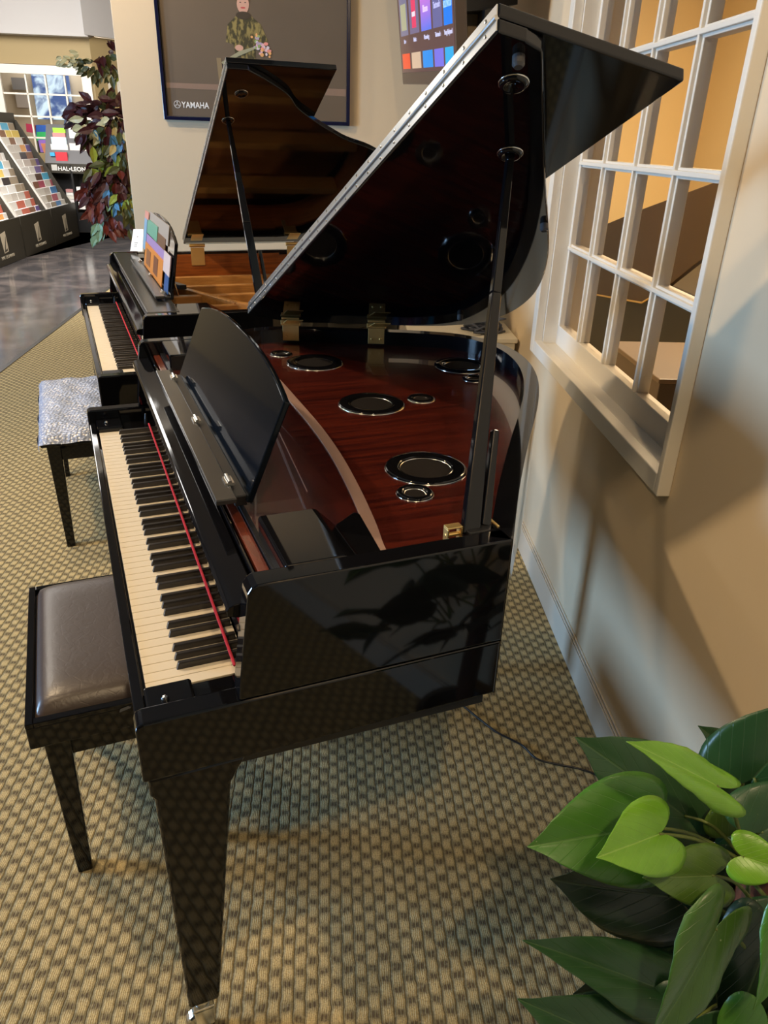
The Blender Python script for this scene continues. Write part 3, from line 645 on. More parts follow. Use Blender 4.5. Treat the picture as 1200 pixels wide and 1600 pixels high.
for i in range(34):
    t = random.random(); flat(ell(cs + .05 + .075 * t + random.uniform(-.015, .015), 2.01 - .05 * t + random.uniform(-.03, .03), random.uniform(.005, .013), random.uniform(.005, .010), 8), fm_[i % 6], .0145 + i * .00003)
flat([(cs - .13, 1.905), (cs - .03, 1.96), (cs + .06, 1.985), (cs + .05, 1.97), (cs - .05, 1.93), (cs - .12, 1.895)], mat('print_wrap', (.33, .32, .2), .5), .0142)
flat([(cs - .13, 1.90), (cs + .13, 1.895), (cs + .13, 1.78), (cs - .12, 1.78)], mat('print_piano', (.045, .03, .03), .4, coat=.8), .0128)
flat([(cs - .155, 1.925), (cs - .13, 1.925), (cs - .115, 1.70), (cs - .14, 1.70)], mat('print_gold', (.26, .19, .10), .5, coat=.7), .0129)
yt = text_mesh('print', 'YAMAHA', w2(.565, .0135, 1.682), B2, (0, 0, 1), .042, PAPER, None, sx=.86, bold=.0006); yt.data.transform(Matrix.Translation(-pm.location)); yt.parent = art
lg = MB().lathe([(.0165, 0), (.0185, 0), (.0185, .001), (.0165, .001)], pc_local(w2(.541, .0135, 1.697)), 32, N2)
for k in range(3):
    t = PI / 2 + k * 2 * PI / 3; c0 = pc_local(w2(.541, .0135, 1.697)); d_ = B2 * math.cos(t) + Vector((0, 0, 1)) * math.sin(t); e_ = B2 * -math.sin(t) + Vector((0, 0, 1)) * math.cos(t)
    for s_ in (-1, 1): lg.obox(c0 + d_ * .005 + e_ * (s_ * .0022 - .0007), d_, e_, N2, .011, .0014, .001)
    lg.obox(c0 - e_ * .0007, d_, e_, N2, .006, .0014, .001)
lg.build('print', PAPER, art)
# television swung out on its arm
BLv = Vector((1.70490783, 3.09046506, 1.8081099)); BRv = Vector((1.48945062, 2.05915048, 1.75167182)); TE = Vector((-.1871239, -.11575688, 1)).normalized()
tv = empty('television', (BLv + BRv) / 2, 'flat television swung out from the wall, showing a grid of app tiles', 'television')
tvx = (BRv - BLv).normalized(); tvn = tvx.cross(TE).normalized(); TL = (BRv - BLv).length; THH = .60
def tl(v): return Vector(v) - tv.location
MB().obox(tl(BLv) - tvn * .045, tvx, TE, tvn, TL, THH, .045).build('television_body', mat('tv_bezel', (.10, .07, .05), .3), tv, bevel=.004)
def tvq(u0, u1, v0, v1, col, s=1.0, off=.001, nm='screen', col2=None):
    u1, v1 = u1, v1
    me = MB().obox(tl(BLv) + tvx * (u0 * TL) + TE * (v0 * THH) + tvn * off, tvx, TE, tvn, (u1 - u0) * TL, (v1 - v0) * THH, .0006)
    mt = mat('screen_' + nm, (.01, .01, .01), .2, emit=col, es=s)
    if col2:
        q = NT(mt); tc = q.n('ShaderNodeTexCoord'); x_, y_, z_ = q.xyz(tc.outputs['Generated']); q.l(q.mix(z_, (*col2, 1), (*col, 1)), q.b.inputs['Emission Color'])
    return me.build('screen', mt, None if nm == 'x' else tvs if tvs_ready else tv)
tvs_ready = False
tvs = None
tvs = tvq(.02, .985, .085, .985, (.13, .065, .06), .9, .0008); tvs_ready = True
# columns (u) and rows (v) measured from the picture
cols = [(.05, .21), (.25, .43), (.47, .645), (.675, .82), (.845, .965)]
r0 = (.10, .235); r1 = (.40, .80); r2 = (.93 + .03, .98)
c3 = [(.85, .08, .02), (.7, .5, .35), (.02, .30, .9), (.20, .18, .85), (.02, .45, .9)]
for (a, b), c in zip(cols, c3): tvq(a, b, .11, .215, c, 1.0, .0016)
c2 = [((.20, .19, .30), None), ((.18, .15, .27), None), ((.75, .2, .75), (.1, .2, .9)), ((.14, .14, .35), None), ((.0, .22, .95), None)]
for (a, b), (c, cc) in zip(cols, c2): tvq(a, b, .335, .58, c, 1.0, .0016, col2=cc)
c1 = [((.45, .42, .75)), ((.05, .25, .9)), ((.16, .15, .36)), ((.22, .2, .3)), ((.02, .05, .25))]
for (a, b), c in zip(cols, c1): tvq(a, b, .70, .97, c, 1.0, .0016)
tvq(.075, .185, .37, .54, (.55, .55, .35), .8, .0022); tvq(.30, .38, .37, .55, (.85, .05, .15), 1, .0022); tvq(.31, .37, .44, .47, (.9, .8, .9), 1, .0028)
tvq(.09, .17, .78, .93, (.8, .05, .2), 1, .0022); tvq(.27, .41, .82, .87, (.4, .6, .95), 1, .0022)
def tvt(body, u, v, size, sx=1.0, col=(.6, .6, .85)):
    t = text_mesh('screen', body, BLv + tvx * (u * TL) + TE * (v * THH) + tvn * .003, tvx, TE, size, mat('screen_text', (.01, .01, .01), .5, emit=col, es=1.1), None, 'CENTER', .0004, sx, bold=.0008)
    t.data.transform(Matrix.Translation(-tv.location)); t.parent = tvs
tvt('YOUNG', .905, .485, .040, .85, (.35, .65, 1)); tvt('HOLLYWOOD', .905, .43, .030, .62, (.35, .65, 1)); tvt('Young Hollywood', .905, .285, .022, .75)
tvt('Tastemade', .7475, .445, .030, .85, (.5, .5, .85)); tvt('Tastemade', .7475, .285, .022, .9); tvt('Blooming', .5575, .285, .022, 1.1); tvt('Music', .34, .285, .022, 1.1); tvt('Live', .13, .285, .022, 1.1)
tvt('TED', .34, .64, .026, 1.1); tvt('Pluto', .5575, .64, .026, 1.1); tvt('Watch Movies', .7475, .645, .024, .85); tvt('V', .13, .64, .022, 1.0)
tvt('Bloom', .5575, .445, .034, 1.0, (.8, .6, .95))
MB().obox(tl((BLv + BRv) / 2 + TE * .25) - tvn * .05 - tvx * .05, tvx, TE, -tvn, .1, .1, .35).build('wall_arm', SATIN, tv)
# dark open shelf in the corner behind the television
sh = empty('shelf_rack', w2(2.1, .2, 0), 'dark open shelf rack standing in the corner behind the television', 'shelf')
ms = MB()
for s_ in (1.95, 2.17): ms.obox(w2(s_, .02, 0), B2, N2, (0, 0, 1), .035, .25, 3.0)
ms.v = [tuple(Vector(v) - sh.location) for v in ms.v]; ms.build('upright', SATIN, sh)
for z_ in (1.9, 2.17, 2.30, 2.6):
    q_ = MB().obox(w2(1.95, .02, z_), B2, N2, (0, 0, 1), .25, .25, .03); q_.v = [tuple(Vector(v) - sh.location) for v in q_.v]; q_.build('shelf', SATIN, sh)
# white cabinet with cables behind the piano tail
cb = empty('white_cabinet', (1.55, 2.05, 0), 'low white cabinet against the wall behind the tail of the front piano', 'cabinet')
def cab(o, lx, ly, z0, z1, mt, nm, bev=.003):
    m_ = MB().obox(o, -N, D, (0, 0, 1), lx, ly, z1 - z0); m_.v = [tuple(Vector(v) - cb.location) for v in m_.v]; return m_.build(nm, mt, cb, bevel=bev)
cc_ = at_z(806, 529, .80); CABW = mat('cabinet_white', (.62, .56, .44), .5)
cab(Vector((cc_.x, cc_.y, 0)) - D * .0 + N * .0, .46, .30, 0, .78, CABW, 'body')
cab(Vector((cc_.x, cc_.y, .78)) - D * .008 + N * .008, .476, .316, .78, .80, CABW, 'top')
random.seed(5)
cbl = MB(); ctr = Vector((cc_.x, cc_.y, .80)) - N * .12 + D * .12
for i in range(9):
    ps = [ctr + Vector((random.uniform(-.09, .09), random.uniform(-.07, .07), random.uniform(.004, .07))) for k in range(6)]; ps[0].z = ps[-1].z = .806
    cbl.tube([Vector(q) - ctr for q in spline([tuple(q) for q in ps], 6)], .005, 6)
o_ = cbl.build('cable_bundle', mat('cable_grey', (.05, .06, .09), .5), smooth=True); o_.location = ctr; tag(o_, 'tangle of dark cables lying on the white cabinet', 'cables')
# ================================================================ THROUGH THE WINDOW
BRN = mat('brown_cover', (.055, .036, .022), .5); 
gp = empty('grand_piano', rw(.7, -1.5, 0), 'dark grand piano with raised brown lid in the room beyond the window', 'piano')
def gl_(v): return Vector(v) - gp.location
def atoff(px, py, off):
    r_ = ray(px, py); n_ = N; t = ((WB + N * off) - CAM).dot(n_) / r_.dot(n_); return CAM + r_ * t
lidp = [atoff(880, 378, 1.1), atoff(1000, 328, 1.1), atoff(1118, 284, 1.1), atoff(1190, 262, 1.1), atoff(1190, 350, 1.1), atoff(1092, 408, 1.1), atoff(1042, 448, 1.1), atoff(1005, 472, 1.1), atoff(940, 462, 1.1), atoff(880, 452, 1.1)]
MB().prism([gl_(v) for v in lidp], N * .03).build('lid', BRN, gp, bevel=.004)
MB().obox(gl_(rw(1.2, -1.16, .12)), D, N, (0, 0, 1), 5.2, 1.2, .72).build('case', SATIN, gp, bevel=.01)
MB().tube([gl_(atoff(x_, y_, 1.08)) for x_, y_ in ((880, 450), (940, 462), (1003, 473), (1042, 450))], .006, 8).build('trim_strip', BRASS, gp)
for s_ in (1.4, 5.8): MB().obox(gl_(rw(s_, -1.4, 0)), D, N, (0, 0, 1), .12, .12, .14).build('leg', SATIN, gp)
gc = empty('grey_cabinet', rw(1.5, -.55, 0), 'grey box cabinet beyond the window below the dark piano', 'cabinet')
m_ = MB().obox(rw(1.15, -.48, 0), D, N, (0, 0, 1), .60, .5, .73); m_.v = [tuple(Vector(v) - gc.location) for v in m_.v]; m_.build('body', mat('grey_cabinet', (.07, .055, .045), .45), gc, bevel=.004)
m_ = MB().obox(rw(1.14, -.47, .73), D, N, (0, 0, 1), .62, .52, .02); m_.v = [tuple(Vector(v) - gc.location) for v in m_.v]; m_.build('top', mat('grey_cabinet_top', (.13, .10, .08), .4), gc, bevel=.004)
# ================================================================ SHOP RACKS AND BOOKS
RC = Vector((-.456, 10.638, 0)); RD = D.copy(); RD = Vector((math.sin(R(18)), math.cos(R(18)), 0)); RNv = Vector((math.cos(R(18)), -math.sin(R(18)), 0))
def rk(s, back, z): return RC + RD * s - RNv * back + Vector((0, 0, z))
RKB = mat('rack_black', (.030, .026, .018), .45); RKP = mat('rack_logo', (.50, .44, .33), .5); RKW = mat('rack_divider', (.55, .52, .48), .5)
bcols = [(.75, .72, .68), (.7, .66, .6), (.78, .76, .74), (.10, .05, .03), (.25, .12, .07), (.04, .03, .03), (.55, .15, .10), (.75, .35, .10), (.08, .25, .55), (.10, .45, .70), (.15, .10, .30), (.6, .55, .5), (.35, .28, .2), (.8, .6, .15), (.2, .4, .35), (.45, .1, .15)]
BMs = [mat('book_cover', c, .4) for c in bcols]
RNAME = {-1: 'nearest', 0: 'middle', 1: 'farthest'}
random.seed(11)
book_proto = {}
for k in (-2, -1, 0, 1):
    s0 = k * 1.225; s1 = s0 + 1.2
    lab = {-2: 'black book rack mostly outside the left edge of the photo', -1: 'black sheet music rack cut by the left edge of the photo', 0: 'black sheet music rack in the middle of the row', 1: 'black sheet music rack farthest from the pianos, nearest the wall shelf'}[k]
    if k == -2: continue
    r_ = empty('book_rack', rk((s0 + s1) / 2, .4, 0), lab, 'rack', 'sheet music racks')
    def rl(m_): m_.v = [tuple(Vector(v) - r_.location) for v in m_.v]; return m_
    fp = rl(MB().obox(rk(s0, 0.02, 0), RD, RNv, (0, 0, 1), s1 - s0, .02, .47 + .04)).build('front_panel', RKB, r_, bevel=.004)
    rl(MB().prism([rk(s0, .0, 0), rk(s0, .0, .40), rk(s0, .70, 1.66), rk(s0, .74, 1.66), rk(s0, .74, 0)], RD * .015)).build('side_panel', RKB, r_)
    rl(MB().prism([rk(s1 - .015, .0, 0), rk(s1 - .015, .0, .40), rk(s1 - .015, .70, 1.66), rk(s1 - .015, .74, 1.66), rk(s1 - .015, .74, 0)], RD * .015)).build('side_panel', RKB, r_)
    rl(MB().obox(rk(s0, .74, 0), RD, RNv, (0, 0, 1), s1 - s0, .02, 1.75)).build('back_panel', RKB, r_)
    rl(MB().prism([rk(s0 - .012, .03, .44), rk(s0 - .012, .70, 1.70), rk(s0 - .012, .70, 1.74), rk(s0 - .012, .03, .50)], RD * .05)).build('divider', RKW, r_)
    for i in range(13):
        rl(MB().obox(rk(s0 + .015, .055 + i * .052, .16 + i * .096), RD, -RNv, (0, 0, 1), s1 - s0 - .03, .05, .01)).build('tier', RKB, r_)
    # logo on the front: slanted block with an L stroke, small line of lettering
    cs_ = (s0 + s1) / 2
    rl(MB().prism([rk(cs_ - .13, -.0205 * 0 - .001, .37), rk(cs_ + .04, -.001, .39), rk(cs_ + .06, -.001, .15), rk(cs_ - .08, -.001, .14)], RNv * .002)).build('logo', RKP, fp)
    rl(MB().prism([rk(cs_ + .02, -.003, .33), rk(cs_ + .03, -.003, .33), rk(cs_ - .03, -.003, .17), rk(cs_ + .02, -.003, .19), rk(cs_ + .03, -.003, .165), rk(cs_ - .07, -.003, .15)], RNv * .001)).build('logo', RKB, fp)
    t = text_mesh('logo', 'HAL LEONARD', rk(cs_ - .2, -.002, .075), RD, (0, 0, 1), .055, RKP, None, sx=1.15); t.data.transform(Matrix.Translation(-r_.location)); t.parent = fp
    for i in range(14):
        s_ = s0 + .04; nb = 0
        while s_ < s1 - .12:
            wd = random.choice((.22, .23, .26, .29)); wd = min(wd, s1 - .02 - s_)
            hgt = .30 + random.uniform(-.01, .012); 
            pale = (s_ - s0 < .3) 
            ci = random.choice((0, 1, 2, 11)) if pale or random.random() < .25 else random.randrange(len(bcols))
            th_ = random.choice((.018, .024, .030))
            key = (wd, th_, ci)
            if key not in book_proto:
                m_ = MB(); lean = Vector((0, 0, 1)) - RNv * .18
                m_.cur = 1; m_.obox(-RNv * .0, RD, -RNv, lean, wd, th_ * .9, .298); m_.cur = 0; m_.obox(RNv * .0015, RD, -RNv, lean, wd, .003, .294)
                bo = m_.build('music_book', [BMs[ci], PAPER]); book_proto[key] = bo; o_ = bo
            else:
                o_ = book_proto[key].copy(); C.objects.link(o_)
            o_.location = rk(s_, .045 + i * .0515 + random.uniform(-.004, .004), .17 + i * .096 + (.03 if i == 0 else 0))
            hue = {0: 'white', 1: 'cream', 2: 'white', 3: 'dark brown', 4: 'brown', 5: 'black', 6: 'red', 7: 'orange', 8: 'blue', 9: 'light blue', 10: 'purple', 11: 'beige', 12: 'tan', 13: 'yellow', 14: 'green', 15: 'maroon'}[ci]
            place = {-1: 'in the leftmost rack', 0: 'in the middle rack', 1: 'in the farthest rack'}[k]
            hgtn = ['bottom', 'second', 'third', 'fourth', 'fifth', 'sixth', 'seventh', 'eighth', 'ninth', 'tenth', 'eleventh', 'twelfth', 'thirteenth', 'top'][i]
            col_n = ['leftmost', 'second', 'third', 'fourth', 'fifth', 'sixth'][nb]; nb += 1
            tag(o_, '%s book, %s from left, %s row %s' % (hue, col_n, hgtn + (' row up' if 0 < i < 13 else ''), place) if nb > 1 else '%s book, leftmost in the %s row %s' % (hue, hgtn, place), 'book', 'sheet music books on the racks')
            o_['label'] = o_['label'].replace('row up row', 'row up')
            s_ += wd + .006
# ---- wall shelf with pads and a lettered counter
ws = empty('display_shelf', w3(.52, .25, 0), 'black display shelf with white-lettered counter beyond the racks', 'shelf')
def wl_(m_): m_.v = [tuple(Vector(v) - ws.location) for v in m_.v]; return m_
wl_(fb(MB(), .05, 1.25, .93, 1.07, .30, .34)).build('counter_front', RKB, ws)
wl_(fb(MB(), .05, 1.25, .05, .93, .0, .06)).build('back_panel', SATIN, ws); wl_(fb(MB(), .05, .09, .05, 1.05, .02, .34)).build('side_panel', SATIN, ws)
wl_(fb(MB(), .42, .45, .05, 1.05, .02, .34)).build('divider', SATIN, ws); wl_(fb(MB(), .05, 1.25, .05, .35, .02, .36)).build('base', SATIN, ws)
wl_(MB().prism([w3(.05, .34, 1.07), w3(1.25, .34, 1.07), w3(1.25, .02, 1.62), w3(.05, .02, 1.62)], BN * -.02)).build('slope_board', mat('slope_grey', (.12, .12, .13), .4), ws)
t = text_mesh('lettering', 'HAL•LEONARD', w3(.235, .342, .965), BX, (0, 0, 1), .085, PAPER, None, sx=1.05, bold=.001); t.data.transform(Matrix.Translation(-ws.location)); t.parent = ws
wl_(fb(MB(), .14, .225, .965, 1.05, .341, .344)).build('logo', mat('logo_grey', (.5, .5, .48), .5), ws)
def item(nm, sa, sb, za, zb, off, col, lab, cat='book', grp=None, th_=.03):
    m_ = fb(MB(), sa, sb, za, zb, off, off + th_); c0 = w3((sa + sb) / 2, off, za); m_.v = [tuple(Vector(v) - c0) for v in m_.v]
    o_ = m_.build(nm, [mat(nm + '_cover', col, .45)]); o_.location = c0; return tag(o_, lab, cat, grp)
item('notebook', .17, .36, 1.50, 1.57, .08, (.35, .75, .05), 'lime green notebook at the top of the far display shelf')
item('notebook', .17, .36, 1.44, 1.50, .12, (.75, .25, .25), 'pink notebook just below the lime green one')
item('booklet', .15, .38, 1.34, 1.44, .16, (.55, .72, .8), 'pale blue booklet on the far display shelf')
item('booklet', .14, .40, 1.25, 1.34, .20, (.75, .77, .72), 'wide white booklet under the pale blue one')
item('booklet', .42, .70, 1.38, 1.60, .10, (.8, .8, .8), 'tall white booklet beside the plant on the display shelf')
item('booklet', .43, .72, 1.25, 1.36, .20, (.75, .70, .66), 'white booklet with red letters on the display shelf')
item('notebook', .22, .40, 1.09, 1.23, .29, (.55, .03, .05), 'red notebook standing on the lettered counter')
item('booklet', .14, .21, 1.17, 1.22, .29, (.05, .4, .75), 'small light blue booklet left of the red notebook')
for i in range(6): item('box', .30, .41, .40 + i * .05, .445 + i * .05, .22, [(.7, .7, .66), (.65, .62, .6), (.72, .7, .7), (.68, .66, .6), (.7, .7, .68), (.4, .2, .2)][i], ('pink' if i == 5 else 'white') + ' flat box, ' + ['lowest', 'second from bottom', 'third from bottom', 'fourth from bottom', 'fifth from bottom', 'topmost'][i] + ' in the lower stack under the counter', 'box', 'flat boxes under the counter', .1)
for i in range(4): item('box', .47, .57, .40 + i * .085, .478 + i * .085, .22, (.74, .74, .72), 'white box, ' + ['lowest', 'second from bottom', 'third from bottom', 'topmost'][i] + ' in the taller stack under the counter', 'box', 'taller box stack under the counter', .1)
# blue and green pads hanging at the end of the racks
for nm, pts, col, lab in (('pad', [(57, 195), (82, 196), (82, 214), (57, 214)], (.03, .12, .5), 'blue book standing at the top end of the racks'),
                          ('pad', [(58, 206), (81, 206), (81, 219), (58, 220)], (.03, .45, .12), 'green book below the blue one beside the racks'),
                          ('pad', [(60, 218), (82, 218), (84, 238), (64, 238)], (.25, .12, .5), 'purple book below the green one beside the racks'),
                          ('pad', [(64, 224), (78, 224), (82, 246), (72, 246)], (.6, .22, .10), 'orange book lowest beside the racks'),
                          ('pad', [(41, 193), (55, 195), (56, 208), (42, 206)], (.6, .05, .12), 'small red book left of the blue one')):
    dd = {'blue': 12.6, 'gree': 12.5, 'purp': 12.4, 'oran': 12.3, 'smal': 12.7}[lab[:4]]
    q_ = [at(x, y, dd) for x, y in pts]; c0 = (q_[2] + q_[3]) / 2; m_ = MB().prism([v - c0 for v in q_], FW.cross(RT).cross(RT) * 0 - BN * -.02); o_ = m_.build('music_book', mat('pad_cover', col, .45)); o_.location = c0; tag(o_, lab, 'book')
st = empty('book_stand', at(70, 255, 12.75), 'black stand holding the bright books at the end of the racks', 'stand')
m_ = MB().prism([at(82, 196, 12.75), at(86, 214, 12.75), at(88, 252, 12.75), at(60, 252, 12.75), at(52, 196, 12.75)], BN * -.03); m_.v = [tuple(Vector(v) - st.location) for v in m_.v]; m_.build('back_board', RKB, st)
lgp = at(70, 252, 12.75); m_ = MB().box(lgp.x - .03, lgp.x + .03, lgp.y, lgp.y + .05, 0, lgp.z); m_.v = [tuple(Vector(v) - st.location) for v in m_.v]; m_.build('post', RKB, st)
# lit poster and frames in the room behind the far window
def bp_(nm, px0, py0, px1, py1, off, mt, lab, cat):
    def onb(px, py):
        r_ = ray(px, py); p0 = W3 - BN * -off if False else W3 + BN * (-off); t = (p0 - CAM).dot(BN) / r_.dot(BN); return CAM + r_ * t
    a = onb(px0, py1); c = onb(px1, py0); sa = (a - W3).dot(BX); sb = (c - W3).dot(BX)
    m_ = fb(MB(), sa, sb, a.z, c.z, -off, -off + .03); c0 = w3((sa + sb) / 2, -off, a.z); m_.v = [tuple(Vector(v) - c0) for v in m_.v]; o_ = m_.build(nm, mt); o_.location = c0; return tag(o_, lab, cat)
LIT = mat('lit_poster', (.05, .06, .09), .3, emit=(.35, .6, 1.0), es=1.0); q = NT(LIT); v = q.pos(); f = q.noise(v, 3.0, 3, 1.5)
q.l(q.mix(q.ramp(f, .35, .65), (.05, .10, .28, 1), (.75, .92, 1.0, 1)), q.b.inputs['Emission Color'])
bp_('lit_poster', 60, 108, 106, 186, 2.25, LIT, 'glowing blue backlit poster behind the far window', 'poster')
bp_('framed_picture', 21, 122, 42, 140, 2.25, mat('grey_print', (.3, .27, .24), .4), 'upper small framed picture behind the far window', 'picture')
bp_('framed_picture', 28, 146, 46, 168, 2.25, mat('beige_print', (.5, .42, .34), .4), 'lower small framed picture behind the far window', 'picture')
GOLD = mat('gold_frame', (.5, .33, .10), .35, .6)
def wb_local(sd, off, z): return bw + bd * sd + BN * off + Vector((0, 0, z))
fg = empty('framed_picture', at(168, 20, 13.2), 'gold framed picture high beside the wall corner', 'picture')
m_ = MB().prism([at(159, -20, 13.2), at(175, -20, 13.2), at(178, 41, 13.2), at(165, 37, 13.2)], FW * .04); m_.v = [tuple(Vector(v) - fg.location) for v in m_.v]; m_.build('frame', GOLD, fg)
m_ = MB().prism([at(164, -20, 13.17), at(173, -20, 13.17), at(176, 36, 13.17), at(168, 33, 13.17)], FW * .02); m_.v = [tuple(Vector(v) - fg.location) for v in m_.v]; m_.build('print', mat('dark_print', (.05, .04, .03), .4), fg)
bx_ = MB().prism([at(148, 32, 13.25), at(157, 33, 13.25), at(159, 48, 13.25), at(150, 47, 13.25)], FW * .05); c0 = at(153, 40, 13.25); bx_.v = [tuple(Vector(v) - c0) for v in bx_.v]; o_ = bx_.build('wall_box', WHITEP); o_.location = c0; tag(o_, 'small white box high on the far soffit wall', 'box')
# ================================================================ THINGS ON THE SECOND PIANO
c, u, v, nrm = DK2; rt = Vector((X2, Y2, 0))
ART = []
def desk_item(nm, ya, yb, ha, hb, off, col, lab, th_=.006):
    o0 = rt + c + u * ya + v * ha + nrm * off; m_ = MB().obox((0, 0, 0), u, v, nrm, yb - ya, hb - ha, th_); o_ = m_.build(nm, mat(nm + '_cover', col, .4)); o_.location = o0; return tag(o_, lab, 'book')
y_0, Lp, Hp = .24, .91, .245
for nm, u0, u1, h0, h1, of, col, lab in (
    ('music_book', .02, .14, .06, .36, .006, (.01, .06, .20), 'dark blue book at the near end of the second piano desk'),
    ('music_book', .20, .86, .05, .46, .008, (.50, .18, .03), 'wide orange book standing on the second piano desk'),
    ('music_book', .02, .93, .40, .60, .004, (.26, .18, .38), 'long purple book behind the orange one on the desk'),
    ('music_book', .22, .60, .56, .78, .003, (.12, .06, .03), 'dark brown book above the purple one on the desk'),
    ('music_book', .48, .86, .62, .86, .005, (.10, .28, .20), 'green book high on the second piano desk'),
    ('music_book', .01, .20, .32, .62, .007, (.50, .42, .42), 'pale pink book at the near side of the purple one'),
    ('music_book', .87, .98, .30, .84, .006, (.15, .30, .45), 'light blue book at the far end of the second piano desk'),
    ('music_book', .82, .97, .84, .97, .007, (.50, .22, .18), 'small pink book at the top far corner of the desk'),
    ('music_book', .16, .84, .70, 1.0, .001, (.28, .25, .22), 'large grey book standing behind the others on the desk')):
    desk_item(nm, y_0 + Lp * u0, y_0 + Lp * u1, Hp * h0, Hp * h1, of, col, lab, .003)
for (u0, u1, h0, h1, col) in ((.35, .5, .12, .4, (.15, .05, .02)), (.62, .78, .12, .38, (.2, .08, .03))):
    desk_item('picture_card', y_0 + Lp * u0, y_0 + Lp * u1, Hp * h0, Hp * h1, .0112, col, 'dark picture card leaning on the orange book, ' + ('nearer one' if u0 < .5 else 'farther one'), .001)
pcd = empty('price_card', (.14, 3.02, 1.0), 'white folded price card standing on the second piano', 'card')
pA, pB, pCc, pD = at(203.5, 392, 3.80), at(222.5, 393, 3.74), at(224, 358.5, 3.80), at(208.5, 358, 3.86)
pcd.location = (pA + pB) / 2
m_ = MB().prism([x - pcd.location for x in (pA, pB, pCc, pD)], FW * .001); cf = m_.build('card_face', PAPER, pcd)
ux_ = (pB - pA).normalized(); uy_ = (pD - pA).normalized()
def bar(u0, u1, v0, v1):
    o = pA + (pB - pA) * u0 + (pD - pA) * v0 - FW * .002 - pcd.location; MB().obox(o, ux_, uy_, -FW, (pB - pA).length * (u1 - u0), (pD - pA).length * (v1 - v0), .0006).build('print', BLKPAPER, cf)
for r__ in ((.5, .85, .72, .76), (.42, .9, .62, .68), (.48, .85, .57, .60), (.25, .55, .36, .38), (.25, .5, .28, .30), (.25, .52, .20, .22)): bar(*r__)
# ================================================================ CORD
cp = [at_z(700, 1085, .01)] + [at_z(a, b, .006) for a, b in ((724, 1103), (745, 1120), (775, 1143), (800, 1156), (818, 1166), (838, 1185), (865, 1193), (905, 1201), (935, 1212), (990, 1240))]
cp = spline([tuple(q) for q in cp], 6); cc0 = Vector(cp[0]); cc0.z = 0
o_ = MB().tube([Vector(q) - cc0 for q in cp], .003, 8).build('power_cord', SATIN, smooth=True); o_.location = cc0; tag(o_, 'thin black power cord lying on the carpet behind the front piano', 'cord')
# ================================================================ FICUS (artificial) BY THE CORNER
def leafmat(name, col, col2, rough=.4, tr=.0):
    mt = mat(name, col, rough, spec=.4); q = NT(mt); v = q.pos(); f = q.noise(v, 60, 2); q.l(q.mix(f, (*col, 1), (*col2, 1)), q.b.inputs['Base Color']); return mt
LM = [leafmat('burgundy_leaf', (.055, .010, .014), (.03, .006, .008)), leafmat('olive_leaf', (.07, .075, .02), (.03, .04, .012)), leafmat('pale_leaf', (.55, .50, .28), (.40, .38, .2)), leafmat('rust_leaf', (.15, .025, .018), (.08, .015, .012)), leafmat('teal_leaf', (.12, .30, .22), (.25, .35, .2)), leafmat('lime_leaf', (.28, .34, .04), (.2, .28, .04)), leafmat('blue_leaf', (.10, .28, .5), (.06, .2, .4))]
DT = 5.6
fic = empty('ficus_tree', Vector((at(205, 385, DT).x, at(205, 385, DT).y, 0)), 'artificial ficus tree with burgundy and green leaves behind the wall corner', 'tree')
random.seed(21)
def small_leaf(mb, p, d, L_, wd, nrm_):
    d = d.normalized(); b = d.cross(nrm_).normalized(); n_ = b.cross(d); n = len(mb.v)
    pr_ = [(0, 0), (.2, .7), (.45, 1), (.75, .6), (1, 0)]
    for t_, ww in pr_: 
        for s_ in (-1, 0, 1): mb.v.append(tuple(p + d * L_ * t_ + b * wd * ww * s_ * .5 + n_ * (abs(s_) * .12 * wd - .25 * L_ * t_ * t_)))
    for i in range(4):
        for j in range(2): a = n + i * 3 + j; mb.f.append([a, a + 1, a + 4, a + 3]); mb.mi.append(mb.cur)
fol = MB()
